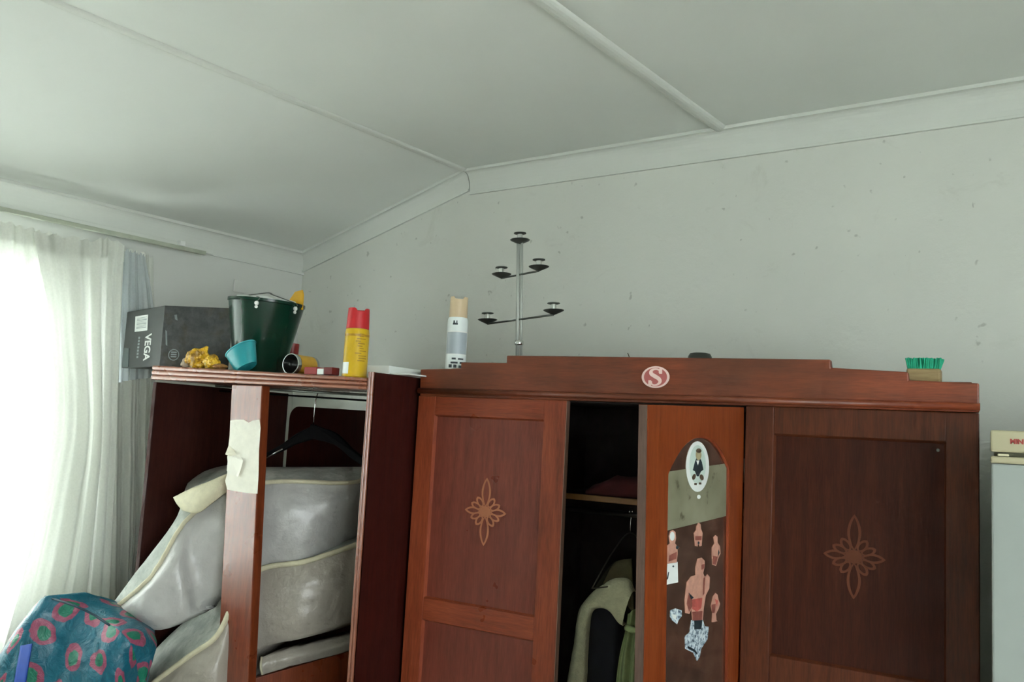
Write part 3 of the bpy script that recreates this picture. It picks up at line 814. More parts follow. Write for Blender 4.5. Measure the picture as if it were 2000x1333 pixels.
# built from outline points so that the armhole faces the door opening
def sheet(pts_cols, nu, nv, th, mat, name, root, disp=None):
    g = surf(pts_cols, nu, nv, disp)
    back = [[q + Vector((0.0, th, 0)) for q in r] for r in g]
    return thick(MB(), g, back).build(name, mat, root, smooth=True)
wroot = empty('waistcoat', aty(1165, 1420, 2.36), 'cream waistcoat with a dark lining hanging in the open wardrobe', 'waistcoat')
wroot.location.z = 0.5
def dn(p, z): return Vector((p.x, p.y, z))
Y1, Y2 = 2.335, 2.36
oc = [(1100, 1400), (1107, 1333), (1120, 1260), (1130, 1195), (1150, 1165), (1178, 1143), (1200, 1133), (1222, 1136), (1234, 1160)]
ic = [(1132, 1400), (1138, 1333), (1140, 1290), (1146, 1215), (1157, 1192), (1176, 1188), (1190, 1195), (1205, 1214), (1216, 1222)]
colsA = []
for (a, b), (c_, d_) in zip(oc, ic):
    o_, i_ = aty(a, b, Y1 + 0.012), aty(c_, d_, Y1 + 0.004)
    colsA.append([o_ + Vector((0, 0.03, 0)), o_, o_.lerp(i_, 0.5) + Vector((0, -0.012, 0)), i_, i_ + Vector((0, 0.03, 0))])
bl = aty(1100, 1400, Y1 + 0.012); 
low = []
for q in colsA[0]: low.append(Vector((q.x - 0.02, q.y, 0.52)))
colsA = [low] + colsA
g = surf(colsA, 60, 12, lambda u, v, p: Vector((0, 0.003 * nz(p, 40), 0.002 * nz(p, 30, 4))))
MB().grid(g).build('front_edge', M['cream'], wroot, smooth=True)
ln = [[aty(1136, 1196, 2.38), aty(1136, 1330, 2.39), Vector((aty(1136, 1330, 2.39).x, 2.39, 0.55))],
      [aty(1160, 1180, 2.365), aty(1165, 1330, 2.36), Vector((aty(1165, 1330, 2.36).x, 2.36, 0.55))],
      [aty(1190, 1182, 2.36), aty(1195, 1330, 2.35), Vector((aty(1195, 1330, 2.35).x, 2.35, 0.55))],
      [aty(1218, 1200, 2.38), aty(1216, 1330, 2.39), Vector((aty(1216, 1330, 2.39).x, 2.39, 0.55))]]
sheet(ln, 24, 24, 0.012, M['navy'], 'lining', wroot, lambda u, v, p: Vector((0, 0.006 * math.sin(u * 12 + v * 3), 0)))
bk = [[aty(1150, 1165, 2.40), aty(1128, 1330, 2.43), Vector((aty(1128, 1330, 2.43).x, 2.43, 0.54))],
      [aty(1200, 1098, 2.41), aty(1200, 1330, 2.44), Vector((aty(1200, 1330, 2.44).x, 2.44, 0.54))],
      [aty(1235, 1110, 2.41), aty(1240, 1330, 2.44), Vector((aty(1240, 1330, 2.44).x, 2.44, 0.54))]]
sheet(bk, 16, 20, 0.012, M['brown'], 'back', wroot)
sh_ = [[aty(1178, 1140, 2.345), aty(1182, 1160, 2.342)], [aty(1200, 1100, 2.40), aty(1212, 1170, 2.345)], [aty(1232, 1092, 2.40), aty(1238, 1200, 2.35)]]
sheet(sh_, 14, 12, 0.01, plain('olive_grey_cloth', (88, 84, 60), 0.95, var=0.2, sc=40), 'shoulder', wroot)
g1 = empty('green_shirt', aty(1235, 1420, 2.33), 'pale green shirt hanging beside the mirror door edge', 'shirt'); g1.location.z = 0.5
gc = [[aty(1226, 1200, 2.31), aty(1222, 1228, 2.31), aty(1203, 1333, 2.31), Vector((aty(1195, 1333, 2.31).x, 2.31, 0.5))],
      [aty(1242, 1190, 2.30), aty(1236, 1230, 2.30), aty(1226, 1333, 2.295), Vector((aty(1222, 1333, 2.295).x, 2.295, 0.5))],
      [aty(1262, 1190, 2.31), aty(1258, 1230, 2.31), aty(1252, 1333, 2.31), Vector((aty(1254, 1333, 2.31).x, 2.31, 0.5))]]
sheet(gc, 24, 24, 0.012, M['olive'], 'body', g1, lambda u, v, p: Vector((0, 0.008 * math.sin(u * 15), 0)))
mb = MB(); cp = [aty(1224, 1226, 2.30), aty(1240, 1232, 2.288), aty(1260, 1230, 2.30)]
mb.tube(spline(cp, 10), 0.010, 8); mb.build('collar', M['olive'], g1, smooth=True)

# ------------------------------------------------------------------ things on the wardrobe
def px_scale(p): 
    d = ROT.transposed() @ (p - EYE); return F / d.z
# white and gold spray can
def lathe_part(prof, c, mat, name, root, axis=(0, 0, 1), n=32, mats=None, bevel=0):
    mb = MB(); mb.lathe(prof, c, axis, n, mats=mats); return mb.build(name, mat, root, smooth=False, bevel=bevel)
def smooth_by_angle(o):
    me = o.data; me.polygons.foreach_set('use_smooth', [True] * len(me.polygons))
    bm = bmesh.new(); bm.from_mesh(me)
    for e in bm.edges:
        e.smooth = not (len(e.link_faces) == 2 and e.calc_face_angle(0) > math.radians(35))
    bm.to_mesh(me); bm.free(); return o
def ring_on(mb, c, r, h0, h1, a0, a1, n=16):
    """curved label patch on an upright can; angles measured from the camera side."""
    g = []
    base = math.atan2(-c.y, -c.x)
    for i in range(n + 1):
        a = base + a0 + (a1 - a0) * i / n
        g.append([c + Vector((math.cos(a) * r, math.sin(a) * r, h0)), c + Vector((math.cos(a) * r, math.sin(a) * r, h1))])
    mb.grid(g)
pc = aty(889, 721, 2.262); pc.z = ZT
s = px_scale(pc); R1 = 41.5 / 2 / s; H1 = (aty(889, 582, 2.262).z - ZT)
hb = H1 * 0.735
can1 = empty('spray_can', pc, 'white and grey aerosol can with a beige cap on the wardrobe', 'spray can')
M['can_white'] = plain('can_white_print', (226, 234, 232), 0.3, var=0.04)
M['can_grey'] = plain('can_grey_print', (166, 176, 182), 0.3, var=0.06)
M['can_cap'] = plain('beige_cap', (206, 184, 150), 0.4, var=0.06)
M['ink'] = plain('dark_ink', (60, 70, 74), 0.5, var=0.2)
smooth_by_angle(lathe_part([(R1 * 0.93, 0), (R1 * 1.0, 0.004), (R1 * 1.0, 0.008), (R1 * 0.97, 0.010), (R1 * 0.97, hb - 0.012), (R1 * 0.93, hb - 0.004), (R1 * 0.86, hb)], pc, M['can_white'], 'body', can1))
mb = MB(); ring_on(mb, pc, R1 * 0.975, hb * 0.36, hb * 0.74, -1.2, 1.2); mb.build('label_band', M['can_grey'], can1, smooth=True)
mb = MB()
for k, (h, a0, a1, t) in enumerate([(0.05, -0.1, 0.9, 0.006), (0.12, -0.7, -0.35, 0.010), (0.12, -0.2, 0.1, 0.010), (0.12, 0.3, 0.75, 0.008), (0.19, -0.5, 0.2, 0.006), (0.19, 0.4, 0.9, 0.006), (0.26, -0.4, 0.0, 0.006), (0.26, 0.2, 0.8, 0.005), (0.86, -0.5, 0.0, 0.006), (0.89, -0.45, -0.3, 0.008), (0.89, -0.15, -0.05, 0.008)]):
    ring_on(mb, pc, R1 * 0.98, hb * h, hb * h + t, a0, a1, 8)
mb.build('printed_lines', M['ink'], can1)['kind'] = 'stuff'
for q0, q1 in ((0.345, 0.36), (0.735, 0.755)):
    mb = MB(); ring_on(mb, pc, R1 * 0.982, hb * q0, hb * q1, -1.5, 1.5); mb.build('label_stripe', M['gloss_white'], can1)
# cap, open at the top with a cut-out
def open_cap(c, r0, r1, z0, z1, root, mat, notch=0.3, ndepth=0.12, ang=0.0, n=40):
    mb = MB(); base = math.atan2(-c.y, -c.x) + ang
    go, gi = [], []
    for i in range(n):
        a = 2 * math.pi * i / n; da = abs((a + math.pi) % (2 * math.pi) - math.pi)
        zt_ = z1 - (z1 - z0) * ndepth * (1 if da < notch else max(0, 1 - (da - notch) * 6))
        u = Vector((math.cos(a + base), math.sin(a + base), 0))
        go.append([c + u * r0 + Vector((0, 0, z0)), c + u * (r0 * 0.6 + r1 * 0.4) + Vector((0, 0, z0 + (zt_ - z0) * 0.5)), c + u * r1 + Vector((0, 0, zt_)), c + u * (r1 - 0.002) + Vector((0, 0, zt_)), c + u * (r0 - 0.004) + Vector((0, 0, z0 + 0.006))])
    mb.grid(go, wrap=True)
    return smooth_by_angle(mb.build('cap', mat, root))
open_cap(pc, R1 * 0.86, R1 * 0.84, hb, H1, can1, M['can_cap'], 0.45, 0.13)
lathe_part([(R1 * 0.8, hb), (R1 * 0.6, hb + 0.008), (0.006, hb + 0.010), (0.006, hb + 0.03), (0.004, hb + 0.032)], pc, M['gloss_white'], 'nozzle', can1)
# candelabra
CYc = 2.40
base_p = aty(1016, 690, CYc); base_p.z = ZT
cand = empty('candelabra', base_p, 'thin silver candelabra with five candle cups on the wardrobe', 'candelabra')
ztop = aty(1016, 470, CYc).z
bx, by = base_p.x, base_p.y
smooth_by_angle(lathe_part([(0.07, 0), (0.07, 0.006), (0.064, 0.010), (0.015, 0.014), (0.013, 0.02)], base_p, M['steel'], 'foot', cand))
for dx, r in ((-0.006, 0.0062), (0.0075, 0.0042)):
    mb = MB(); mb.tube([(bx + dx, by, ZT + 0.012), (bx + dx, by, ztop - 0.004)], r, 12)
    mb.build('pole', M['pole'], cand, smooth=True)
smooth_by_angle(lathe_part([(0.013, -0.008), (0.0145, -0.005), (0.0145, 0.005), (0.013, 0.008)], Vector((bx, by, aty(1016, 670, CYc).z)), M['chrome'], 'collar', cand))
def cup(p):
    mb = MB()
    mb.lathe([(0.004, -0.012), (0.009, -0.010), (0.030, 0.000), (0.033, 0.0025), (0.031, 0.003), (0.008, -0.004), (0.002, -0.004)], p, n=28)
    d = smooth_by_angle(mb.build('drip_dish', M['steel_dark'], cand))
    mb = MB(); mb.lathe([(0.0095, -0.004), (0.0095, 0.021), (0.011, 0.022)], p, n=20); smooth_by_angle(mb.build('candle_socket', M['chrome'], d))
    mb = MB(); mb.lathe([(0.010, 0.0205), (0.0205, 0.0235), (0.0205, 0.0255), (0.009, 0.0245)], p, n=24); smooth_by_angle(mb.build('socket_rim', M['steel_dark'], d))
cup(Vector((bx, by, ztop)))
for (xl, yl, xr, yr, dY) in ((980, 535, 1053, 524, 0.022), (954, 622, 1083, 612, 0.035)):
    a = aty(xl, yl, by + dY); b = aty(xr, yr, by - dY)
    mid = Vector((bx, by, (a.z + b.z) / 2))
    off = ((a + b) / 2 - mid)
    a.x -= off.x; b.x -= off.x
    zz_ = (a.z + b.z) / 2
    a.z = b.z = zz_
    mb = MB(); mb.tube([a - Vector((0, 0, 0.012)), b - Vector((0, 0, 0.012))], 0.0032, 8)
    mb.build('arm', M['steel_dark'], cand, smooth=True)
    cup(a); cup(b)
cand.rotation_euler = (0, -0.05, 0)
# dark round thing peeping over the pediment
pk = aty(1367, 697, 2.40); pk.z = ZT
rk = 23 / px_scale(pk)
mb = MB(); zk = aty(1367, 689.5, 2.40).z - ZT
mb.lathe([(rk * 0.8, 0), (rk, 0.01), (rk, zk - 0.012), (rk * 0.85, zk - 0.003), (rk * 0.5, zk)], pk, n=28)
tag(smooth_by_angle(mb.build('tin', [plain('dark_green_enamel', (50, 54, 46), 0.4)], loc=pk)), 'dark round lid just showing above the pediment behind the sticker', 'tin')
# scrubbing brush
pb = aty(1805, 744, 2.262); pb.z = ZT
sb = px_scale(pb)
brush = empty('scrubbing_brush', pb, 'wooden scrubbing brush with green bristles lying upside down on the wardrobe', 'brush')
zb0 = aty(1805, 721, 2.262).z; zb1 = aty(1805, 701, 2.262).z; hwid = 30 / sb
M['brushwood'] = wood('brush_wood', (120, 100, 66), (152, 130, 90), (176, 154, 112), 'x', 0.7)
MB().box(pb.x - hwid, pb.x + hwid, pb.y - 0.022, pb.y + 0.03, ZT, zb0).build('handle_block', M['brushwood'], brush, bevel=0.005)
mb = MB(); rnd = random.Random(3)
for i in range(26):
    for j in range(9):
        x = pb.x - hwid + 0.004 + (2 * hwid - 0.008) * (i + rnd.uniform(-.3, .3)) / 25; y = pb.y - 0.019 + 0.045 * (j + rnd.uniform(-.3, .3)) / 8
        lean = Vector((rnd.uniform(-.004, .004) - 0.004 * (1 - i / 12), rnd.uniform(-.006, .006), 0))
        t = Vector((x, y, zb1 + rnd.uniform(-.003, .001))) + lean
        mb.tube([(x, y, zb0 - 0.001), t], [0.0016, 0.0022], 4)
o = mb.build('bristles', plain('green_bristles', (36, 166, 128), 0.6, var=0.2, sc=60), brush); o['kind'] = 'stuff'
# twig
tw = [aty(1226, 690, 2.25), aty(1233, 696, 2.25), aty(1240, 705, 2.25)]
tw[-1].z = ZT
tw[1].z = (tw[0].z + ZT) / 2 + 0.01
mb = MB(); mb.tube(tw, [0.0012, 0.0016, 0.002], 6)
tag(mb.build('twig', plain('twig_bark', (96, 84, 66), 0.9), loc=tw[-1]), 'tiny dry twig sticking up above the pediment', 'twig')

# ------------------------------------------------------------------ fridge
fc = aty(1934, 840, 1.95)
FX0, FZT = fc.x, fc.z
fridge = empty('fridge', (FX0 + 0.27, 2.22, 0), 'white fridge with cream top panel at the right edge', 'fridge')
M['fr_white'] = plain('fridge_white', (152, 160, 154), 0.35, var=0.02)  # white lowered to grey: the dimmer light here is put into the colour
M['fr_cream'] = plain('fridge_cream', (172, 166, 136), 0.4, var=0.03)
z_a = aty(1960, 884, 1.95).z; z_b = aty(1960, 892, 1.95).z; z_c = aty(1960, 906, 1.95).z
FW = 0.54
MB().box(FX0 + 0.004, FX0 + FW, 1.995, 2.52, 0.03, FZT - 0.006).build('body', M['fr_white'], fridge, bevel=0.006)
MB().box(FX0, FX0 + FW, 1.95, 1.9945, z_a, FZT).build('top_panel', M['fr_cream'], fridge, bevel=0.004)
MB().box(FX0 + 0.006, FX0 + FW, 1.972, 1.9945, z_b, z_a - 0.0005).build('handle_recess', plain('recess_grey', (96, 96, 74), 0.6), fridge)
d = MB().box(FX0 + 0.001, FX0 + FW, 1.952, 1.9945, 0.06, z_c - 0.0005).build('door', M['fr_white'], fridge, bevel=0.004)
MB().box(FX0, FX0 + FW, 1.948, 1.9945, z_c, z_b - 0.0005).build('handle_strip', M['fr_cream'], d, bevel=0.003)
mb = MB(); mb.box(FX0 + 0.012, FX0 + 0.032, 1.956, 1.9715, z_b, z_a - 0.003); mb.build('handle_clip', plain('clip_cream', (224, 218, 184), 0.4), fridge, bevel=0.002)
mb = MB(); tp = aty(1973, 863, 1.949)
pts, fs = text_faces('MIND', 0.0125, 0.0006)
mnx = min(p[0] for p in pts)
k = mb.add([Vector((tp.x + (x - mnx), 1.9492, tp.z + y)) for x, y in pts])
for f in fs: mb.face([k + i for i in f])
mb.build('lettering', plain('red_lettering', (160, 62, 56), 0.5), fridge)
for x in (FX0 + 0.05, FX0 + FW - 0.05):
    for y in (2.03, 2.47): lathe_part([(0.018, 0), (0.018, 0.03)], Vector((x, y, 0)), M['black'], 'foot', fridge, n=12)

# ------------------------------------------------------------------ open cabinet
YC = 2.0; CDp = 0.655
CXL, CXR = -2.673, -1.655
cab = empty('cabinet', ((CXL + CXR) / 2, YC + CDp / 2, 0), 'open doorless wooden cabinet with a middle post, full of bedding bags', 'cabinet')
def top_z(x): return 1.766 + (x - CXL) / (CXR - CXL) * (1.738 - 1.766)
ZC = 1.745
# top board with three reeds along its front edge
tl, tr = aty(301, 714, YC), aty(719, 738, YC); bl_, br_ = aty(298, 742, YC), aty(719, 762, YC)
mb = MB(); npf = 12
prof = []
for k in range(3):
    for i in range(npf):
        t = (k + i / npf) / 3; prof.append((t, 0.007 * abs(math.sin(math.pi * i / npf)) ** 0.5))
prof.append((1.0, 0.0))
gl, gr = [], []
for t, o_ in prof:
    gl.append(tl.lerp(bl_, t) + Vector((0, -o_, 0))); gr.append(tr.lerp(br_, t) + Vector((0, -o_, 0)))
ringl = gl + [bl_ + Vector((0, CDp, 0)), tl + Vector((0, CDp, 0))]; ringr = gr + [br_ + Vector((0, CDp, 0)), tr + Vector((0, CDp, 0))]
a = mb.add(ringl); b = mb.add(ringr); kk = len(ringl)
for i in range(kk):
    j = (i + 1) % kk; mb.face((a + i, a + j, b + j, b + i))
mb.face([a + i for i in range(kk)]); mb.face([b + i for i in range(kk)][::-1])
mb.build('top_board', M['c_top'], cab)
# left side, seen from inside
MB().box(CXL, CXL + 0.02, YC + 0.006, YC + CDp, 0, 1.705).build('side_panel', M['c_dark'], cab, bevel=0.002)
# right side: stands a little above the top, reeded front edge
xs0, xs1 = aty(720, 740, YC).x, CXR
ztr = aty(727, 727.5, YC).z
mb = MB(); pr = []
for k in range(2):
    for i in range(8):
        t = (k + i / 8) / 2; pr.append((xs0 + (xs1 - xs0) * t, YC - 0.006 * abs(math.sin(math.pi * i / 8)) ** 0.5))
pr.append((xs1, YC))
pr += [(xs1, YC + CDp), (xs0, YC + CDp)]
mb.prism([Vector((x, y, 0)) for x, y in pr], (0, 0, ztr))
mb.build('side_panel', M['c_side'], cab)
# the front of that side panel is a lighter lipping
mb = MB(); pr2 = [(x, y - 0.0006) for x, y in pr[:17]] + [(xs1, YC + 0.004), (xs0, YC + 0.004)]
mb.prism([Vector((x, y, 0)) for x, y in pr2], (0, 0, ztr + 0.0005)); mb.build('edge_lipping', M['c_lip'], cab)
# middle post
pxl, pxr = aty(452, 756, YC).x, aty(512, 756, YC).x
MB().hexa([Vector((aty(440, 1331, YC).x - 0.0, YC, 0)), Vector((aty(501, 1331, YC).x, YC, 0)), Vector((aty(501, 1331, YC).x, YC + 0.035, 0)), Vector((aty(440, 1331, YC).x, YC + 0.035, 0)),
           Vector((pxl, YC, 1.703)), Vector((pxr, YC, 1.703)), Vector((pxr, YC + 0.035, 1.703)), Vector((pxl, YC + 0.035, 1.703))]).build('post', M['c_wood'], cab, bevel=0.003)
# back board with a rounded corner
zt_b = aty(640, 797, YC + CDp - 0.02).z; xb0 = aty(565, 830, YC + CDp - 0.02).x; xb1 = xs0 - 0.001
rr_ = 0.05
bp = [(xb0, 0.3), (xb1, 0.3), (xb1, zt_b - 0.012)]
bp += [(xb0 + rr_ - rr_ * math.sin(t), zt_b - rr_ + rr_ * math.cos(t)) for t in [i / 8 * math.pi / 2 for i in range(9)]]
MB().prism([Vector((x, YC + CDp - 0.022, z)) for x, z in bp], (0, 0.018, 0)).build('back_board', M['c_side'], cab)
MB().box(CXL + 0.0205, xb0 - 0.012, YC + CDp - 0.02, YC + CDp - 0.005, 0.3, 1.15).build('back_board', M['c_dark'], cab)
MB().box(CXL + 0.0205, xs0 - 0.0005, YC + 0.02, YC + CDp - 0.023, 0.58, 0.60).build('shelf', M['c_dark'], cab)
MB().box(CXL + 0.0205, xs0 - 0.0005, YC + 0.02, YC + 0.04, 0.0, 0.09).build('plinth', M['c_dark'], cab)
# hanging rails
ra0, ra1 = atx(505, 763, CXL + 0.02), aty(719, 779, 2.28)
for dz, r, dy in ((0.0, 0.0045, 0.0), (-0.018, 0.0035, 0.02)):
    mb = MB(); mb.tube([(CXL + 0.02, 2.27 + dy, ra1.z + 0.028 + dz), (xs0, 2.27 + dy, ra1.z + 0.006 + dz)], r, 10)
    mb.build('hanging_rail', M['steel_dark'] if dz == 0 else M['black'], cab, smooth=True)
# inner board under the bedding
pA, pB = aty(498, 1326, 2.10), aty(720, 1262, 2.44)
dd = (pB - pA); nrm_ = Vector((-dd.y, dd.x, 0)).normalized() * 0.018
mb = MB(); mb.hexa([Vector((pA.x, pA.y, 0.601)), Vector((pB.x, pB.y, 0.601)), Vector((pB.x, pB.y, 0.601)) + nrm_, Vector((pA.x, pA.y, 0.601)) + nrm_, pA, pB, pB + nrm_, pA + nrm_])
mb.build('inner_board', M['c_wood'], cab, bevel=0.002)
# torn paper on the post
def postp(px, py, off): return aty(px, py, YC - off)
pp = [(450, 822), (462, 820), (476, 820), (486, 826), (494, 822), (507, 820), (509, 836), (506, 880), (505, 930), (503, 965), (480, 963), (460, 960), (444, 957), (440, 940), (444, 925), (445, 905), (444, 892), (452, 884), (446, 876), (449, 850)]
MB().prism([postp(x, y, 0.0006) for x, y in pp], (0, -0.0008, 0)).build('torn_paper', M['paper'], cab)['label'] = 'torn white paper stuck on the post'
for k, fl in enumerate(([(446, 890), (470, 893), (478, 900), (474, 915), (468, 932), (462, 930), (450, 928), (443, 920)], [(447, 870), (458, 880), (464, 888), (452, 892), (443, 888)])):
    mb = MB(); ptsf = [postp(x, y, 0.0018) + Vector((0, -0.006 * (i in (2, 3, 4)), 0)) for i, (x, y) in enumerate(fl)]
    mb.prism(ptsf, (0, -0.0006, 0)); mb.build('paper_flap', plain('paper_flap%d' % k, (226, 220, 200) if k else (236, 234, 222), 0.8, var=0.04), cab)

# black suit hanger inside the cabinet
ht = aty(616, 775, 2.285); ht.z = ra1.z + 0.022 + 0.004
hroot = empty('suit_hanger', ht, 'broad black plastic hanger on the cabinet rail', 'hanger')
mb = MB(); pts = []
for i in range(13):
    t = math.radians(190 - i * 17); pts.append(Vector((ht.x, 2.285 + 0.013 * math.cos(t), ht.z - 0.007 + 0.013 * math.sin(t))))
nk = aty(612, 832, 2.285)
pts += [Vector((ht.x + 0.002, 2.285, ht.z - 0.04)), Vector((nk.x, 2.285, nk.z))]
mb.tube(pts, 0.0022, 8); mb.build('hook', M['chrome'], hroot, smooth=True)
def flatarm(path, ws, th, name, mat):
    mb = MB(); g1_, g2_ = [], []
    P_ = spline(path, 20)
    up = []; lo = []
    for i, p in enumerate(P_):
        w_ = ws[0] + (ws[1] - ws[0]) * i / 19
        up.append(p + Vector((0, 0, w_ / 2))); lo.append(p - Vector((0, 0, w_ / 2)))
    pl = up + lo[::-1]
    mb.prism([p + Vector((0, -th / 2, 0)) for p in pl], (0, th, 0)); return mb.build(name, mat, hroot, bevel=0.004)
nk0 = aty(612, 843, 2.285)
flatarm([nk0 + Vector((-0.012, 0, 0)), aty(655, 858, 2.285), aty(690, 888, 2.275), aty(735, 920, 2.26)], (0.05, 0.022), 0.016, 'shoulder_arm', M['black'])
flatarm([nk0 + Vector((0.012, 0, 0)), aty(580, 858, 2.29), aty(550, 876, 2.30), aty(510, 895, 2.31)], (0.05, 0.014), 0.016, 'shoulder_arm', M['black'])
mb = MB(); mb.tube([aty(516, 897, 2.296), aty(552, 877, 2.288)], 0.003, 8); mb.build('arm_edge', M['steel'], hroot, smooth=True)

# ------------------------------------------------------------------ bedding bags in the cabinet
def bag_mat(name, c):
    t = NT(name); v = t.coord()
    n = t.noise(v, 10, 4, 0.6); n2 = t.noise(v, 55, 3, 0.6)
    a = lin(c)
    t.set(Base_Color=t.ramp(n, [(0.3, tuple(x * 0.86 for x in a[:3]) + (1,)), (0.7, a)]), Roughness=0.42, Coat_Weight=0.25, Coat_Roughness=0.2)
    t.bump(t.mix(0.3, t.ramp(n, [(0.2, (0, 0, 0, 1)), (0.8, (1, 1, 1, 1))]), t.ramp(n2, [(0.2, (0, 0, 0, 1)), (0.8, (1, 1, 1, 1))])), 0.35, 0.012)
    return t.m
def quilt_mat():
    t = NT('quilted_lid'); v = t.coord((1, 1, 1))
    n = t.noise(v, 60, 3, 0.6); n2 = t.noise(v, 16, 3)
    c = t.ramp(n2, [(0.3, lin((146, 152, 144))), (0.7, lin((188, 192, 184)))])
    c = t.mix(t.ramp(n, [(0.55, (0, 0, 0, 1)), (0.66, (0.5,) * 3 + (1,))]), c, lin((140, 150, 140)))
    t.set(Base_Color=c, Roughness=0.7); t.bump(n, 0.5, 0.006); return t.m
M['bag'] = bag_mat('clear_bag_over_white_duvet', (182, 182, 178))
M['bag2'] = bag_mat('clear_bag_over_cream_duvet', (166, 160, 148))
M['lid'] = quilt_mat()
M['piping'] = plain('cream_piping', (200, 195, 166), 0.7, var=0.08, sc=40, bump=0.2)
def bag(name, label, top, bot, lid, thickn, mat, bulge, pipe_r, seed, zmin=0.605):
    """top/bot/lid: lists of (px, py, Y). A stuffed bag: bulging front, quilted lid, piping along the seam."""
    T = [aty(*q) for q in top]; Bm = [aty(*q) for q in bot]; L = [aty(*q) for q in lid]
    c = sum(Bm, Vector()) / len(Bm); c.z = min(p.z for p in Bm)
    root = empty(name, c, label, 'bedding bag')
    cols_ = []
    for i, (t, b) in enumerate(zip(T, Bm)):
        out = Vector((0.35, -1, 0)).normalized()
        h = (t - b).length
        bl = min(bulge, h * 0.35)
        cols_.append([t, t.lerp(b, 0.3) + out * bl * 0.8, t.lerp(b, 0.7) + out * bl * 0.7, b])
    nu, nv = 64, 22
    g = surf(cols_, nu, nv, lambda u, v, p: Vector((0, -1, 0)) * (0.012 * nz(p, 13, seed) * math.sin(math.pi * v) + 0.005 * nz(p, 34, seed)))
    th = [Vector((0, q, 0)) for q in thickn]
    ths = spline([Vector((0, q, 0)) for q in thickn], nu)
    lidline = spline(L, nu)
    back = []
    for i in range(nu):
        t_, b_ = lidline[i], g[i][-1] + ths[i] * 0.7
        back.append([t_.lerp(b_, j / (nv - 1)) for j in range(nv)])
    mb = thick(MB(), g, back); mb.build('bag_body', mat, root, smooth=True)
    topl = [r[0] for r in g]
    # quilted lid between the piping and the back edge, slightly domed
    lg = []
    for i in range(nu):
        row = []
        for j in range(7):
            v = j / 6; q = topl[i].lerp(lidline[i], v) + Vector((0, -0.002, 0.003 + 0.014 * math.sin(math.pi * v) * min(1, ths[i].y * 8) + 0.002 * math.sin(i * 1.1) * math.sin(math.pi * v)))
            row.append(q)
        lg.append(row)
    MB().grid(lg).build('lid', M['lid'], root, smooth=True)
    mb = MB(); mb.tube([p + Vector((0, -0.003, 0.002)) for p in topl], [pipe_r * (0.4 + 0.6 * min(1, 12 * i / nu)) for i in range(nu)], 8)
    mb.build('piping', M['piping'], root, smooth=True)
    return root, topl
A, topA = bag('bedding_bag', 'upper clear bag of white bedding with cream piping, drooping out of the cabinet',
    [(204, 1201, 1.90), (232, 1184, 1.90), (287, 1138, 1.91), (318, 1096, 1.935), (352, 1035, 1.97), (384, 1000, 2.02), (440, 962, 2.07), (515, 945, 2.12), (580, 942, 2.18), (650, 945, 2.26), (700, 942, 2.34), (722, 925, 2.40)],
    [(206, 1205, 1.90), (236, 1214, 1.90), (282, 1228, 1.91), (320, 1230, 1.93), (366, 1206, 1.97), (390, 1182, 2.02), (440, 1150, 2.07), (515, 1104, 2.12), (580, 1098, 2.18), (630, 1086, 2.26), (672, 1058, 2.34), (712, 1000, 2.40)],
    [(203, 1198, 1.905), (226, 1174, 1.91), (266, 1120, 1.925), (290, 1090, 1.95), (346, 1012, 2.02), (372, 940, 2.20), (441, 911, 2.30), (515, 914, 2.35), (580, 914, 2.38), (650, 914, 2.42), (700, 914, 2.46), (722, 914, 2.48)],
    [0.005, 0.01, 0.016, 0.03, 0.08, 0.18, 0.22, 0.22, 0.2, 0.16, 0.12, 0.08], M['bag'], 0.04, 0.0075, 1.3)
# the folded-over cream flap at its upper corner
fl = [[aty(338, 972, 1.985), aty(345, 985, 1.98), aty(356, 998, 1.985)], [aty(372, 955, 1.99), aty(380, 975, 1.975), aty(384, 1003, 1.98)], [aty(410, 940, 2.01), aty(415, 960, 1.995), aty(412, 984, 2.0)], [aty(446, 924, 2.045), aty(446, 940, 2.038), aty(446, 958, 2.042)]]
g = surf(fl, 16, 8); thick(MB(), g, [[p + Vector((0, 0.006, 0)) for p in r] for r in g]).build('seam_flap', M['piping'], A, smooth=True)
Bg, topB = bag('bedding_bag', 'lower clear bag of white bedding with cream piping behind the post',
    [(268, 1362, 1.91), (300, 1336, 1.91), (370, 1284, 1.94), (428, 1240, 1.98), (470, 1150, 2.05), (515, 1112, 2.12), (590, 1100, 2.18), (650, 1082, 2.26), (690, 1068, 2.33), (722, 1060, 2.38)],
    [(280, 1440, 1.92), (310, 1440, 1.92), (375, 1440, 1.95), (432, 1400, 1.99), (470, 1300, 2.06), (515, 1264, 2.12), (590, 1248, 2.18), (650, 1228, 2.26), (690, 1205, 2.33), (716, 1150, 2.38)],
    [(262, 1345, 1.93), (282, 1296, 2.03), (335, 1240, 2.10), (388, 1194, 2.16), (450, 1140, 2.24), (515, 1094, 2.30), (590, 1088, 2.34), (650, 1066, 2.40), (690, 1054, 2.44), (722, 1048, 2.46)],
    [0.02, 0.1, 0.16, 0.2, 0.22, 0.22, 0.2, 0.16, 0.12, 0.08], M['bag2'], 0.035, 0.009, 4.1)
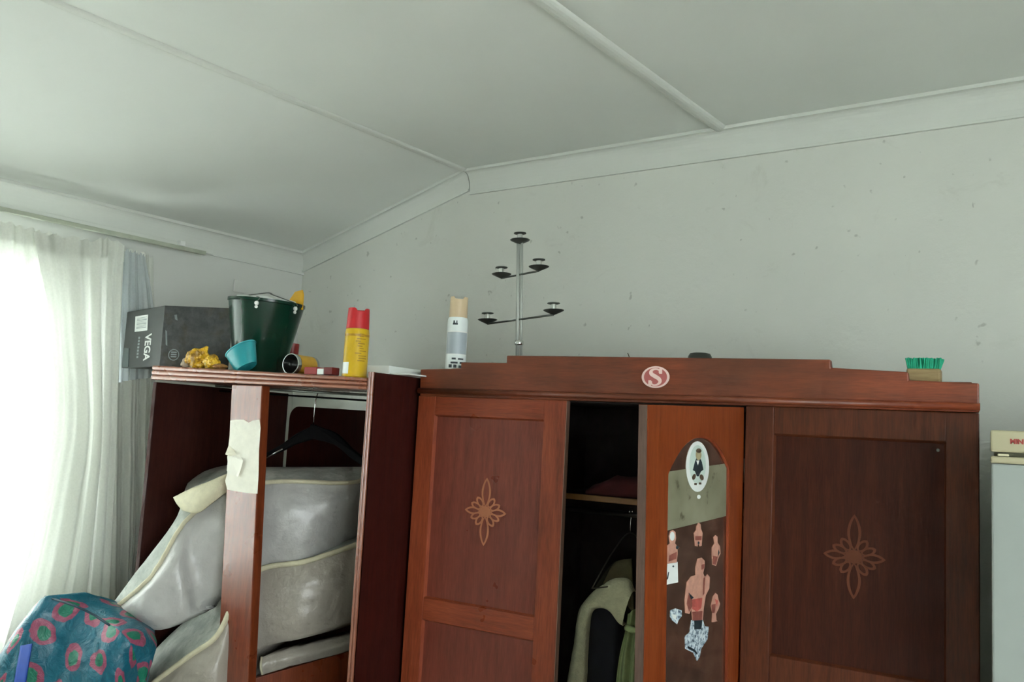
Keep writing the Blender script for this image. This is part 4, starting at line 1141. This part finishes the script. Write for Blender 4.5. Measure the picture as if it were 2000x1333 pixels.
# folded sheet at the bottom
ca = [[aty(511, 1284, 2.085), aty(508, 1302, 2.075), aty(512, 1320, 2.085)], [aty(560, 1270, 2.16), aty(562, 1287, 2.15), aty(562, 1304, 2.16)], [aty(640, 1250, 2.29), aty(642, 1268, 2.28), aty(642, 1284, 2.29)], [aty(720, 1230, 2.42), aty(721, 1244, 2.41), aty(721, 1260, 2.42)]]
g = surf(ca, 40, 12, lambda u, v, p: Vector((0, -0.006 * abs(math.sin(u * 22)) * math.sin(math.pi * v), 0.003 * nz(p, 30))))
root = empty('folded_sheet', aty(600, 1300, 2.22), 'folded white sheet lying under the bedding bags', 'sheet')
thick(MB(), g, [[p + Vector((-0.03, 0.10, 0.0)) for p in r] for r in g]).build('fold', M['bag2'], root, smooth=True)
mb = MB(); mb.tube(spline([aty(511, 1284, 2.082), aty(509, 1302, 2.072), aty(512, 1318, 2.082)], 10), 0.004, 6); mb.build('hem', M['piping'], root, smooth=True)

# ------------------------------------------------------------------ things on the cabinet
def topz(p): return 1.7625 - (p.x - CXL) * 0.0285      # surface of the slightly sagging top board
# printed black box
P0 = aty(311, 709, 2.05); P1 = aty(447, 714, 2.16); P2 = aty(238, 712, 2.15)
z0 = topz(P0) + 0.001; z1 = aty(311, 597.5, 2.05).z
for p in (P0, P1, P2): p.z = z0
P3 = P1 + P2 - P0
boxr = empty('cardboard_box', (P0 + P3) / 2, 'black printed cardboard box with a white barcode label beside the bucket', 'box')
def camo():
    t = NT('dark_printed_card'); v = t.coord()
    n = t.noise(v, 13, 5, 0.7); n2 = t.noise(v, 34, 4, 0.6)
    c = t.ramp(n, [(0.35, lin((40, 44, 46))), (0.5, lin((72, 74, 74))), (0.62, lin((60, 54, 44))), (0.72, lin((82, 74, 58)))])
    c = t.mix(0.4, c, t.ramp(n2, [(0.4, lin((30, 34, 34))), (0.62, lin((80, 82, 78)))]))
    t.set(Base_Color=c, Roughness=0.45); return t.m
M['card'] = plain('black_card', (28, 35, 36), 0.4, var=0.15)
M['camo'] = camo()
UPz = Vector((0, 0, 1))
ring0 = [P2, P0, P1, P3]
mb = MB(); k = mb.add(ring0 + [Vector((p.x, p.y, z1)) for p in ring0])
for q, mi in (((3, 2, 1, 0), 0), ((4, 5, 6, 7), 0), ((0, 1, 5, 4), 0), ((1, 2, 6, 5), 1), ((2, 3, 7, 6), 1), ((3, 0, 4, 7), 0)):
    mb.m = mi; mb.face([k + i for i in q])
mb.build('carton', [M['card'], M['camo']], boxr, bevel=0.003)
eA = (P0 - P2).normalized(); wA = (P0 - P2).length; nA = Vector((eA.y, -eA.x, 0)); hA = z1 - z0
eB = (P1 - P0).normalized(); wB = (P1 - P0).length; nB = Vector((eB.y, -eB.x, 0))
def onA(u, v, o=0.0008): return P2 + eA * (wA * u) + UPz * (hA * v) + nA * o
def onB(u, v, o=0.0008): return P0 + eB * (wB * u) + UPz * (hA * v) + nB * o
M['print'] = plain('white_print', (208, 212, 208), 0.5, var=0.04)
M['printgrey'] = plain('grey_print', (128, 138, 138), 0.5, var=0.1)
mb = MB(); mb.prism([onA(0.28, 0.62, 0.0004), onA(0.62, 0.62, 0.0004), onA(0.60, 0.89, 0.0004), onA(0.26, 0.89, 0.0004)], nA * 0.0006)
lab = mb.build('barcode_label', M['print'], boxr)
mb = MB()
for i in range(9):
    v = 0.67 + 0.2 * i / 9
    flatpoly(mb, [onA(0.32, v, 0.0013), onA(0.58, v, 0.0013), onA(0.58, v + 0.008 + 0.006 * (i % 3 == 0), 0.0013), onA(0.32, v + 0.008 + 0.006 * (i % 3 == 0), 0.0013)])
mb.build('bars', M['printgrey'], lab)
mb = MB(); put_text(mb, 'VEGA', hA * 0.36, onA(0.66, 0.335, 0.0012), -UPz, eA, 0.0022, 0.98, 0.50); mb.build('lettering', M['print'], boxr)
mb = MB()
for i in range(7):
    v0 = 0.16 + i * 0.055
    flatpoly(mb, [onA(0.40, v0, 0.0012), onA(0.45, v0, 0.0012), onA(0.45, v0 + 0.035, 0.0012), onA(0.40, v0 + 0.035, 0.0012)])
mb.build('small_print', M['printgrey'], boxr)['kind'] = 'stuff'
mb = MB(); mb.prism([onA(0.02, 0.02, 0.0004), onA(0.20, 0.02, 0.0004), onA(0.17, 0.34, 0.0004), onA(0.01, 0.36, 0.0004)], nA * 0.0012); mb.build('side_flap', plain('flap_card', (72, 86, 88), 0.4), boxr)
mb = MB(); n = 24
co = onB(0.20, 0.20, 0.0012)
def circ(r): return [co + eB * (r * math.cos(2 * math.pi * i / n)) + UPz * (r * math.sin(2 * math.pi * i / n)) for i in range(n)]
mb.ring(circ(0.021), circ(0.018), nB * 0.0003)
for i in range(3): flatpoly(mb, [co + eB * a + UPz * b for a, b in ((-0.011, -0.009 + i * 0.008), (0.011, -0.009 + i * 0.008), (0.011, -0.004 + i * 0.008), (-0.011, -0.004 + i * 0.008))])
mb.build('emblem', M['printgrey'], boxr)
mb = MB(); flatpoly(mb, [onB(0.07, 0.36), onB(0.095, 0.34), onB(0.07, 0.58), onB(0.045, 0.60)]); mb.build('small_print', M['printgrey'], boxr); mb = MB(); flatpoly(mb, [onB(0.17, 0.78), onB(0.21, 0.76), onB(0.19, 0.86), onB(0.155, 0.85)])
mb.build('small_print', M['printgrey'], boxr)['kind'] = 'stuff'

# green bucket
pbk = aty(505, 722, 2.21); pbk.z = topz(pbk) + 0.006
sbk = px_scale(pbk)
Rt, Rb = 73.5 / sbk, 46 / sbk; Hb = aty(515, 590, 2.21).z - pbk.z
bucket = empty('bucket', pbk, 'dark green plastic bucket with a wire handle', 'bucket')
tilt = Matrix.Rotation(0.055, 3, 'Y')
bucket.rotation_euler = (0, 0.055, 0)
def bk(mb, prof, mat, name, mats=None, n=48):
    mb.lathe(prof, pbk, n=n, caps=False)
    o = mb.build(name, mat, None); 
    # keep the mesh in bucket coordinates: build upright, then hang it under the tilted root
    me = o.data
    for v in me.vertices: v.co = v.co - pbk
    o.parent = bucket; return smooth_by_angle(o)
M['green'] = plain('dark_green_plastic', (8, 50, 35), 0.2, var=0.1)
bk(MB(), [(0.0, 0.0), (Rb, 0.0), (Rb + 0.003, 0.006), (Rt - 0.003, Hb - 0.012), (Rt + 0.001, Hb - 0.010), (Rt + 0.001, Hb), (Rt - 0.004, Hb), (Rt - 0.007, Hb - 0.012), (Rb - 0.002, 0.006), (0.0, 0.005)], M['green'], 'body')
def local_part(mb, name, mat, root, smooth=True):
    """mesh already in root coordinates"""
    o = mb.build(name, mat, None, smooth=smooth); o.parent = root; return o
# ears and handle: ears on the near side left of centre and on the right
va = math.atan2(-pbk.y, -pbk.x)
ea = [va - 0.34, va + 0.72]
ears = []
for a, a2 in ((va - 0.25, 0), (va + 0.82, 0)):
    u = Vector((math.cos(a), math.sin(a), 0)); e_ = u * (Rt - 0.001) + Vector((0, 0, Hb - 0.02))
    ears.append(e_)
    mb = MB(); mb.lathe([(0.0075, -0.002), (0.0075, 0.004), (0.004, 0.006)], e_, u, 16); mb.lathe([(0.0055, -0.002), (0.0055, 0.003)], e_ + Vector((0, 0, -0.013)), u, 12)
    local_part(mb, 'handle_ear', M['gloss_white'], bucket, False)
c0 = Vector((0, 0, Hb + 0.012))
h1_ = [ears[0] + Vector((0, 0, 0.004)), ears[0].lerp(c0, 0.10) + Vector((0, 0, 0.02)), Vector((-Rt * 0.75, -Rt * 0.25, Hb + 0.012)), Vector((-Rt * 0.2, Rt * 0.1, Hb + 0.034)), Vector((Rt * 0.15, 0.0, Hb + 0.030)), Vector((Rt * 0.45, -Rt * 0.30, Hb + 0.022)), ears[1] + Vector((0.0, 0, 0.018)), ears[1] + Vector((0, 0, 0.003))]
mb = MB(); mb.tube(spline(h1_, 60), 0.0017, 6); local_part(mb, 'wire_handle', M['steel_dark'], bucket)
# pale liner inside the bucket
mb = MB(); g = []
for i in range(33):
    a = 2 * math.pi * i / 32; g.append([Vector((math.cos(a) * r, math.sin(a) * r, Hb + h + 0.006 * math.sin(a * 5) * (r / Rt))) for r, h in ((Rt * 0.90, -0.015), (Rt * 0.78, 0.006), (Rt * 0.5, 0.012), (Rt * 0.02, 0.004))])
mb.grid(g); local_part(mb, 'liner', plain('white_liner', (214, 220, 216), 0.6), bucket)
# yellow scoop poking out of the bucket
ys = aty(577, 595, 2.26)
yl = empty('scoop', ys - Vector((0, 0, 0.06)), 'yellow plastic scoop blade sticking out of the bucket', 'scoop')
bl2 = [(562, 600), (566, 584), (576, 570), (590, 566), (592, 576), (590, 606)]
mb = MB(); mb.prism([aty(x, y, 2.26) for x, y in bl2], (0, 0.006, 0)); mb.build('blade', plain('yellow_plastic', (214, 164, 26), 0.4), yl, bevel=0.002)
mb = MB(); mb.tube([aty(577, 598, 2.263), aty(548, 650, 2.24)], 0.008, 10); mb.build('handle', plain('yellow_plastic_handle', (204, 150, 20), 0.4), yl, smooth=True)
# turquoise tub leaning against the bucket
ax = (aty(468, 679, 2.04) - aty(481, 723, 2.04)).normalized()
tub = empty('tub', aty(480, 724, 2.04), 'small turquoise plastic tub tilted in front of the bucket', 'tub')
bc = aty(481, 719, 2.04)
hT = 42 / px_scale(bc); r0 = 25 / px_scale(bc); r1 = 36.5 / px_scale(bc)
mb = MB()
M['turq'] = plain('turquoise_plastic', (36, 150, 158), 0.35, var=0.08)
prof = [(0.001, 0.0), (r0, 0.0), (r0 + 0.002, 0.004), (r1 - 0.001, hT - 0.004), (r1 + 0.001, hT - 0.003), (r1 + 0.001, hT), (r1 - 0.002, hT), (r0 - 0.001, 0.004), (0.001, 0.003)]
mb.lathe(prof, bc, ax, 40, caps=False, sx=0.62); smooth_by_angle(mb.build('shell', M['turq'], tub))
mb = MB(); cc = [bc + ax * (hT + 0.001) + Vector((0, 0, 0))]
xx = ax.cross(Vector((0, 0, 1))).normalized(); yy = ax.cross(xx)
mb.tube([bc + ax * hT + xx * (r1 * 0.62 * math.cos(2 * math.pi * i / 40)) + yy * (r1 * math.sin(2 * math.pi * i / 40)) for i in range(40)], 0.0018, 6, closed=True)
mb.build('rim', plain('turquoise_rim', (84, 190, 200), 0.35), tub, smooth=True)
# yellow crumpled packet
def crumple(name, root, c, rx, ry, rz, mat, seed, sharp=0.3, spikes=()):
    bm = bmesh.new(); bmesh.ops.create_icosphere(bm, subdivisions=4, radius=1.0)
    for v in bm.verts:
        d_ = v.co.copy()
        r = 1 + sharp * nz(d_, 1.8, seed) + sharp * 0.6 * abs(nz(d_, 4.2, seed + 3)) - sharp * 0.3 * abs(nz(d_, 8, seed))
        for s_dir, amt in spikes:
            k_ = max(0, d_.dot(Vector(s_dir).normalized())); r += amt * k_ ** 30
        v.co = Vector((d_.x * rx, d_.y * ry, max(d_.z * rz, -rz * 0.92))) * r
        v.co.z = max(v.co.z, -rz)
        v.co += c
    me = bpy.data.meshes.new(name); 
    o = bpy.data.objects.new(name, me); col.objects.link(o); o.parent = root
    inv = wm(root).inverted()
    for v in bm.verts: v.co = inv @ v.co
    bm.to_mesh(me); bm.free(); me.materials.append(mat)
    return o
cy = aty(393, 719, 2.055); zt0 = topz(cy)
pack = empty('plastic_packet', Vector((cy.x, cy.y, zt0)), 'crumpled yellow plastic packet at the cabinet front edge', 'packet')
def packet_mat():
    t = NT('yellow_packet'); v = t.coord(); n = t.noise(v, 26, 3, 0.6); n2 = t.noise(v, 40, 3)
    c = t.ramp(n, [(0.42, lin((150, 110, 20))), (0.52, lin((216, 168, 26))), (0.66, lin((226, 188, 60))), (0.72, lin((200, 186, 150)))])
    t.set(Base_Color=c, Roughness=0.35); t.bump(n2, 0.6, 0.006); return t.m
M['packet'] = packet_mat()
sp = px_scale(cy)
crumple('crumpled_film', pack, Vector((aty(386, 700, 2.055).x, 2.055, zt0 + 20 / sp)), 28 / sp, 0.03, 20 / sp, M['packet'], 2.0, 0.32, (((-0.35, 0, 1), 0.35), ((0.75, 0, 1), 0.45)))
crumple('crumpled_film', pack, Vector((aty(416, 708, 2.05).x, 2.045, zt0 + 13 / sp)), 17 / sp, 0.022, 13 / sp, M['packet'], 6.0, 0.35, (((1, -0.2, -0.1), 0.3),))
crumple('paper_scrap', pack, Vector((aty(434, 715, 2.05).x, 2.04, zt0 + 5 / sp)), 15 / sp, 0.02, 5.5 / sp, plain('buff_paper', (160, 116, 62), 0.7), 9.0, 0.3)
crumple('pale_wrapper', pack, Vector((aty(366, 708, 2.06).x, 2.062, zt0 + 12 / sp)), 12 / sp, 0.022, 12.5 / sp, plain('pale_wrapper', (196, 180, 156), 0.5), 12.0, 0.25)
# tin lying on its side
te = aty(567, 713, 2.06); st_ = px_scale(te); rt = 20 / st_
te.z = topz(te) + rt + 0.0005
tax = Vector((-0.05, 1.0, -0.01)).normalized()
tin = empty('food_tin', te - Vector((0, 0, rt)), 'open tin with a yellow label lying on its side', 'tin')
Lt = 0.105
mb = MB(); mb.lathe([(rt, 0), (rt + 0.0015, 0.001), (rt + 0.0015, 0.003), (rt, 0.004), (rt, 0.018)], te, tax, 36, caps=False)
mb.lathe([(rt, 0), (rt - 0.0015, 0.0), (rt - 0.0015, Lt - 0.003), (0.001, Lt - 0.003)], te, tax, 36, caps=False)
mb.lathe([(rt, Lt - 0.01), (rt + 0.001, Lt - 0.002), (rt + 0.001, Lt), (0.001, Lt)], te, tax, 36, caps=False)
smooth_by_angle(mb.build('shell', M['steel'], tin))
mb = MB(); mb.lathe([(rt + 0.0004, 0.018), (rt + 0.0004, Lt - 0.01)], te, tax, 36, caps=False); mb.build('label', plain('yellow_tin_label', (196, 152, 44), 0.5), tin, smooth=True)
# red packet in front of it: red, white band, dark red
r0p, r1p = aty(597, 729, 2.02), aty(664, 733, 2.05)
zr0 = topz(r0p) + 0.0005
rb = empty('small_box', Vector(((r0p.x + r1p.x) / 2, 2.035, zr0)), 'little red box with a white band beside the aerosol can', 'box')
M['redcard'] = plain('red_card', (150, 34, 34), 0.45, var=0.1); M['darkred'] = plain('dark_red_card', (96, 22, 22), 0.5, var=0.1)
for a, b, m_, nm, gr in ((0.0, 0.46, M['redcard'], 'red_end', 0.0), (0.46, 0.70, M['st_white'], 'white_band', -0.0006), (0.70, 1.0, M['darkred'], 'dark_end', 0.0)):
    x0_, x1_ = r0p.x + (r1p.x - r0p.x) * a, r0p.x + (r1p.x - r0p.x) * b
    MB().box(x0_, x1_, 2.012 - gr, 2.047 + gr, zr0, zr0 + 0.0235 + gr - (0.004 if nm == 'white_band' else 0)).build(nm, m_, rb, bevel=0.002)
# red cup behind the bucket
rc = aty(570, 700, 2.36); rc.z = topz(rc)
zr1 = aty(572, 672, 2.36).z - rc.z
mb = MB(); mb.lathe([(0.018, 0), (0.02, 0.004), (0.024, zr1), (0.022, zr1), (0.017, 0.006), (0.001, 0.005)], rc, n=24, caps=False)
tag(smooth_by_angle(mb.build('red_cup', plain('red_plastic', (140, 36, 34), 0.4), loc=rc)), 'dull red plastic cup half hidden behind the bucket', 'cup')
# yellow and red insect spray
py_ = aty(692, 736, 2.045); py_.z = topz(py_)
sy = px_scale(py_); Ry = 24.5 / sy; Hy = aty(697, 604, 2.045).z - py_.z; hc = Hy * 0.70
can2 = empty('spray_can', py_, 'yellow aerosol can with a red cap on the cabinet', 'spray can')
can2.rotation_euler = (0, 0, 0)
M['can_yellow'] = plain('yellow_can_print', (210, 172, 26), 0.28, var=0.08); M['can_red'] = plain('red_cap', (196, 34, 40), 0.4, var=0.06)
smooth_by_angle(lathe_part([(Ry * 0.95, 0), (Ry, 0.003), (Ry, 0.006), (Ry * 0.97, 0.009), (Ry * 0.97, hc - 0.016), (Ry * 0.95, hc - 0.008), (Ry * 0.91, hc)], py_, M['can_yellow'], 'body', can2))
mb = MB(); ring_on(mb, py_, Ry * 0.975, 0.010, 0.045, -1.5, -0.55); mb.build('white_label', M['st_white'], can2, smooth=True)
mb = MB()
rnd = random.Random(5)
for i in range(12):
    h = 0.05 + i * 0.0075; a0 = rnd.uniform(-0.1, 0.3); ring_on(mb, py_, Ry * 0.976, h, h + 0.0025, a0, a0 + rnd.uniform(0.3, 0.8), 6)
mb.build('printed_lines', plain('ochre_print', (150, 112, 20), 0.4), can2)['kind'] = 'stuff'
mb = MB(); ring_on(mb, py_, Ry * 0.977, hc - 0.024, hc - 0.017, -1.4, 1.4); mb.build('label_stripe', plain('ochre_stripe', (172, 130, 24), 0.4), can2, smooth=True)
open_cap(py_, Ry * 0.91, Ry * 0.84, hc + 0.0005, Hy, can2, M['can_red'], 0.35, 0.16, 0.2)
lathe_part([(Ry * 0.8, hc), (Ry * 0.6, hc + 0.008), (0.006, hc + 0.010), (0.006, hc + 0.02), (0.004, hc + 0.022)], py_, M['st_white'], 'nozzle', can2)
# white tray
tp0 = aty(708, 734, 2.06); zt_ = topz(tp0) + 0.001
tray = empty('tray', Vector((-1.70, 2.15, zt_)), 'flat white tray lying on the cabinet beside the yellow can', 'tray')
x0_ = aty(703, 725, 2.10).x
yb_ = 2.36
mb = MB(); hT2 = aty(740, 713.5, 2.07).z - zt_
q0 = [Vector((x0_, 2.10, zt_)), Vector((xs0 - 0.004, 2.10, zt_)), Vector((xs0 - 0.004, yb_, zt_)), Vector((x0_ - 0.02, yb_, zt_))]
up = [p + Vector((0, 0, hT2)) for p in q0]
cc_ = sum(q0, Vector()) / 4
up = [p + (p - cc_).normalized() * 0.003 for p in up]
inn = [p.lerp(cc_ + Vector((0, 0, hT2)), 0.06) for p in up]; inb = [p.lerp(cc_, 0.10) + Vector((0, 0, 0.004)) for p in q0]
a = mb.add(q0); b = mb.add(up); c_ = mb.add(inn); d_ = mb.add(inb)
for i in range(4):
    j = (i + 1) % 4
    mb.face((a + i, a + j, b + j, b + i)); mb.face((b + i, b + j, c_ + j, c_ + i)); mb.face((c_ + i, c_ + j, d_ + j, d_ + i))
mb.face((a + 3, a + 2, a + 1, a)); mb.face((d_, d_ + 1, d_ + 2, d_ + 3))
mb.build('dish', plain('white_foam', (222, 226, 222), 0.6, var=0.03), tray, bevel=0.002)
mb = MB(); lp0 = aty(770, 716, 2.20); mb.box(xs0 - 0.003, xs0 + 0.075, 2.10, 2.19, ztr + 0.001, ztr + 0.006); mb.build('lid_flap', plain('white_foam_lid', (216, 220, 216), 0.6, var=0.03), tray, bevel=0.002)

# ------------------------------------------------------------------ curtains and rail
rail = empty('curtain_rail', onleft(415, 497, 0.03), 'white curtain track under the cornice on the window wall', 'curtain rail')
def lw(b, off, z): return W(W_LEFT + off, b, z)
bR = onleft(413, 495, 0.06).dot(WY)
zR = onleft(413, 495, 0.06).z
zR0 = zR + 0.004
MB().box(W_LEFT + 0.0505, W_LEFT + 0.078, -0.3, bR, zR0 - 0.012, zR0 + 0.012, fn=W).build('track', M['trim'], rail, bevel=0.003)
bR2 = onleft(400, 503, 0.09).dot(WY)
MB().box(W_LEFT + 0.082, W_LEFT + 0.10, -0.3, bR2, zR0 - 0.026, zR0 - 0.008, fn=W).build('track', plain('old_track', (172, 178, 160), 0.5), rail, bevel=0.003)
for b in (0.2, 1.1, bR2 - 0.13):
    MB().box(W_LEFT + 0.001, W_LEFT + 0.0995, b, b + 0.025, zR0 - 0.007, zR0 + 0.0145, fn=W).build('bracket', M['gloss_white'], rail, bevel=0.002)
def curtain(name, label, mat, cols_px, nfold, amp, off, nu=140, nv=40, group=None, seed=0.0, pinch=0.5, header=None):
    """cols_px: columns of (px, py) from top to bottom placed on a plane at 'off' from the window wall."""
    cols_ = [[q if isinstance(q, Vector) else onleft(q[0], q[1], off) for q in c] for c in cols_px]
    root = empty(name, cols_[0][-1], label, 'curtain', group)
    def disp(u, v, p):
        a = amp * (pinch + (1 - pinch) * v)
        return WX * (a * math.sin(u * nfold * 2 * math.pi + 0.8 * math.sin(u * 9 + seed) + v * 0.7) + 0.35 * a * math.sin(u * nfold * 4.7 * math.pi + seed + v * 1.4) + 0.006 * nz(p, 5, seed)) + Vector((0, 0, 0.006 * math.sin(u * nfold * 4 * math.pi) * (1 - v)))
    g = surf(cols_, nu, nv, disp)
    MB().grid(g).build('fabric', mat, root, smooth=True)
    if header:
        hg = [[p + WX * 0.004 for p in r[:3]] for r in g]
        MB().grid(hg).build('heading_tape', M['drape'], root, smooth=True)
    return root
# sheer across the whole window, hung from the inner track
curtain('sheer_curtain', 'bright white sheer curtain across the window at the left edge', M['sheer'],
    [[W(W_LEFT + 0.09, b_, 2.30), W(W_LEFT + 0.09, b_, 1.4), W(W_LEFT + 0.09, b_, 0.3)] for b_ in (-0.1, 0.3, 0.75, 1.1)] + [ [(30, 440), (30, 800), (20, 1500)], [(125, 462), (125, 800), (110, 1500)]], 13, 0.022, 0.09, 200, 40, seed=1.0, header=True)
# the gathered drape in front of it, pulled back to the left below
curtain('gathered_curtain', 'white curtain gathered at the window side, hanging in long folds', M['drape'],
    [[(62, 455), (95, 640), (100, 820), (70, 1000), (25, 1180), (-40, 1420)],
     [(125, 462), (140, 640), (150, 820), (125, 1000), (90, 1180), (40, 1420)],
     [(175, 470), (180, 640), (185, 820), (170, 1000), (145, 1180), (110, 1420)],
     [(212, 466), (208, 640), (205, 820), (196, 1000), (182, 1180), (160, 1420)],
     [(241, 480), (234, 640), (226, 820), (220, 1000), (212, 1180), (200, 1420)]], 3.5, 0.026, 0.165, 160, 50, seed=2.0, header=True)
# short grey net and the long grey drape behind it
curtain('net_curtain', 'short grey net curtain end between the box and the white curtain', M['net'],
    [[(232, 486), (230, 600), (230, 748)], [(262, 492), (262, 600), (262, 742)], [(285, 500), (300, 600), (302, 738)]], 4, 0.012, 0.11, 80, 24, seed=3.0)
curtain('grey_curtain', 'long pale grey curtain hanging beside the open cabinet', M['drape'],
    [[(190, 470), (190, 800), (185, 1420)], [(222, 480), (222, 800), (216, 1420)], [(252, 488), (254, 800), (244, 1420)], [(276, 494), (276, 800), (260, 1420)], [(298, 500), (300, 800), (284, 1420)]], 4, 0.016, 0.055, 110, 40, seed=4.0)
# small white plate on the wall behind the bucket
wp = onleft(466, 560, 0.0)
bW = wp.dot(WY)
tag(MB().box(W_LEFT + 0.0005, W_LEFT + 0.012, bW - 0.032, bW + 0.032, wp.z - 0.03, wp.z + 0.03, fn=W).build('wall_plate', M['wall_plain'], bevel=0.004, loc=wp), 'small white plate on the window wall above the bucket', 'wall plate')

# ------------------------------------------------------------------ shopping bag
def ring_mat():
    t = NT('ring_print_plastic')
    tc = t.new('ShaderNodeTexCoord'); vo = t.new('ShaderNodeTexVoronoi', voronoi_dimensions='2D', feature='F1')
    vo.inputs['Scale'].default_value = 1.0; vo.inputs['Randomness'].default_value = 0.45
    nt = t.new('ShaderNodeTexNoise'); nt.inputs['Scale'].default_value = 2.2
    t.link(tc.outputs['UV'], nt.inputs['Vector'])
    ad = t.new('ShaderNodeVectorMath', operation='MULTIPLY_ADD'); ad.inputs[1].default_value = (0.3, 0.3, 0.3)
    t.link(nt.outputs['Color'], ad.inputs[0]); t.link(tc.outputs['UV'], ad.inputs[2])
    t.link(ad.outputs[0], vo.inputs['Vector'])
    teal, pink, green = lin((14, 98, 118)), lin((150, 72, 98)), lin((16, 118, 92))
    c = t.ramp(vo.outputs['Distance'], [(0.0, green), (0.17, green), (0.19, pink), (0.31, pink), (0.33, teal), (1.0, teal)])
    t.set(Base_Color=c, Roughness=0.4, Coat_Weight=0.15, Coat_Roughness=0.15)
    n2 = t.noise(t.coord(), 22, 4, 0.6, 1.0); t.bump(n2, 0.6, 0.015)
    return t.m
tops = [(-110, 1420), (-50, 1345), (-4, 1282), (40, 1218), (88, 1166), (128, 1176), (165, 1190), (205, 1214), (240, 1238), (262, 1272), (272, 1330)]
def ysb(u): return 1.60 + 0.22 * u
T = [aty(x, y, ysb(i / 10) + 0.02 * math.sin(i * 1.3)) for i, (x, y) in enumerate(tops)]
bagc = sum(T, Vector()) / len(T); bagc.z = 0
sbag = empty('shopping_bag', bagc, 'shiny teal plastic shopping bag printed with pink and green rings', 'shopping bag')
cols_ = []
xm0, xm1 = T[0].x, T[-1].x
for i, t in enumerate(T):
    u = i / 10
    xb_ = xm0 - 0.02 + (xm1 - xm0 + 0.0) * u
    e = math.sin(math.pi * u) ** 0.6; Y_ = ysb(u)
    cols_.append([t, t + Vector((-0.012 * u, -0.035 * e - 0.008, -0.10)), Vector((t.x * 0.5 + xb_ * 0.5 - 0.02 * u, Y_ - 0.09 * e, t.z * 0.55)), Vector((xb_, Y_ - 0.09 * e, 0.18)), Vector((xb_, Y_ - 0.06 * e, 0.004))])
def bagdisp(u, v, p):
    a = abs(nz(p, 5.5, 3.0)); b = abs(nz(p, 12, 7.0))
    return Vector((0, -1, 0)) * (0.03 * a + 0.014 * b) * min(1, v * 5 + 0.15) * math.sin(math.pi * min(max(u, 0.02), 0.98)) ** 0.3 * (1 if v < 0.98 else 0)
g = surf(cols_, 90, 80, bagdisp)
width = 7.0
mb = MB(); mb.gridarc(g, 8.6)
back = [[p + Vector((0, (0.0 if j == 0 else (0.03 + 0.14 * math.sin(math.pi * i / 89) * min(1, j / 12))), 0)) + Vector((0, 0.08 * math.sin(math.pi * i / 89) * (1 if j else 0), 0)) for j, p in enumerate(r)] for i, r in enumerate(g)]
mb.gridarc(back, 8.6, 3.3)
for e_ in (0, -1):
    gg = [g[e_], back[e_]]; mb.gridarc(gg, 8.6, 5.1)
mb.build('bag_body', ring_mat(), sbag, smooth=True)
YS = 1.70
hn = spline([aty(88, 1166, ysb(.4) - 0.01), aty(140, 1182, ysb(.5) - 0.012), aty(180, 1200, ysb(.65) - 0.015), aty(214, 1222, ysb(.72) - 0.02)], 20)
mb = MB(); mb.tube(hn, 0.0035, 6); mb.build('seam_cord', plain('dark_teal_cord', (40, 70, 84), 0.5), sbag, smooth=True)
M['blue'] = plain('blue_plastic', (30, 68, 150), 0.7, var=0.12, spec=0.15)
mbp = [[aty(40, 1262, ysb(.28) - 0.07), aty(28, 1330, ysb(.28) - 0.15), aty(20, 1400, ysb(.26) - 0.16)], [aty(62, 1258, ysb(.32) - 0.07), aty(50, 1330, ysb(.32) - 0.155), aty(42, 1400, ysb(.3) - 0.165)]]
g = surf(mbp, 6, 16); thick(MB(), g, [[p + Vector((0, 0.003, 0)) for p in r] for r in g]).build('carry_strap', M['blue'], sbag, smooth=True)
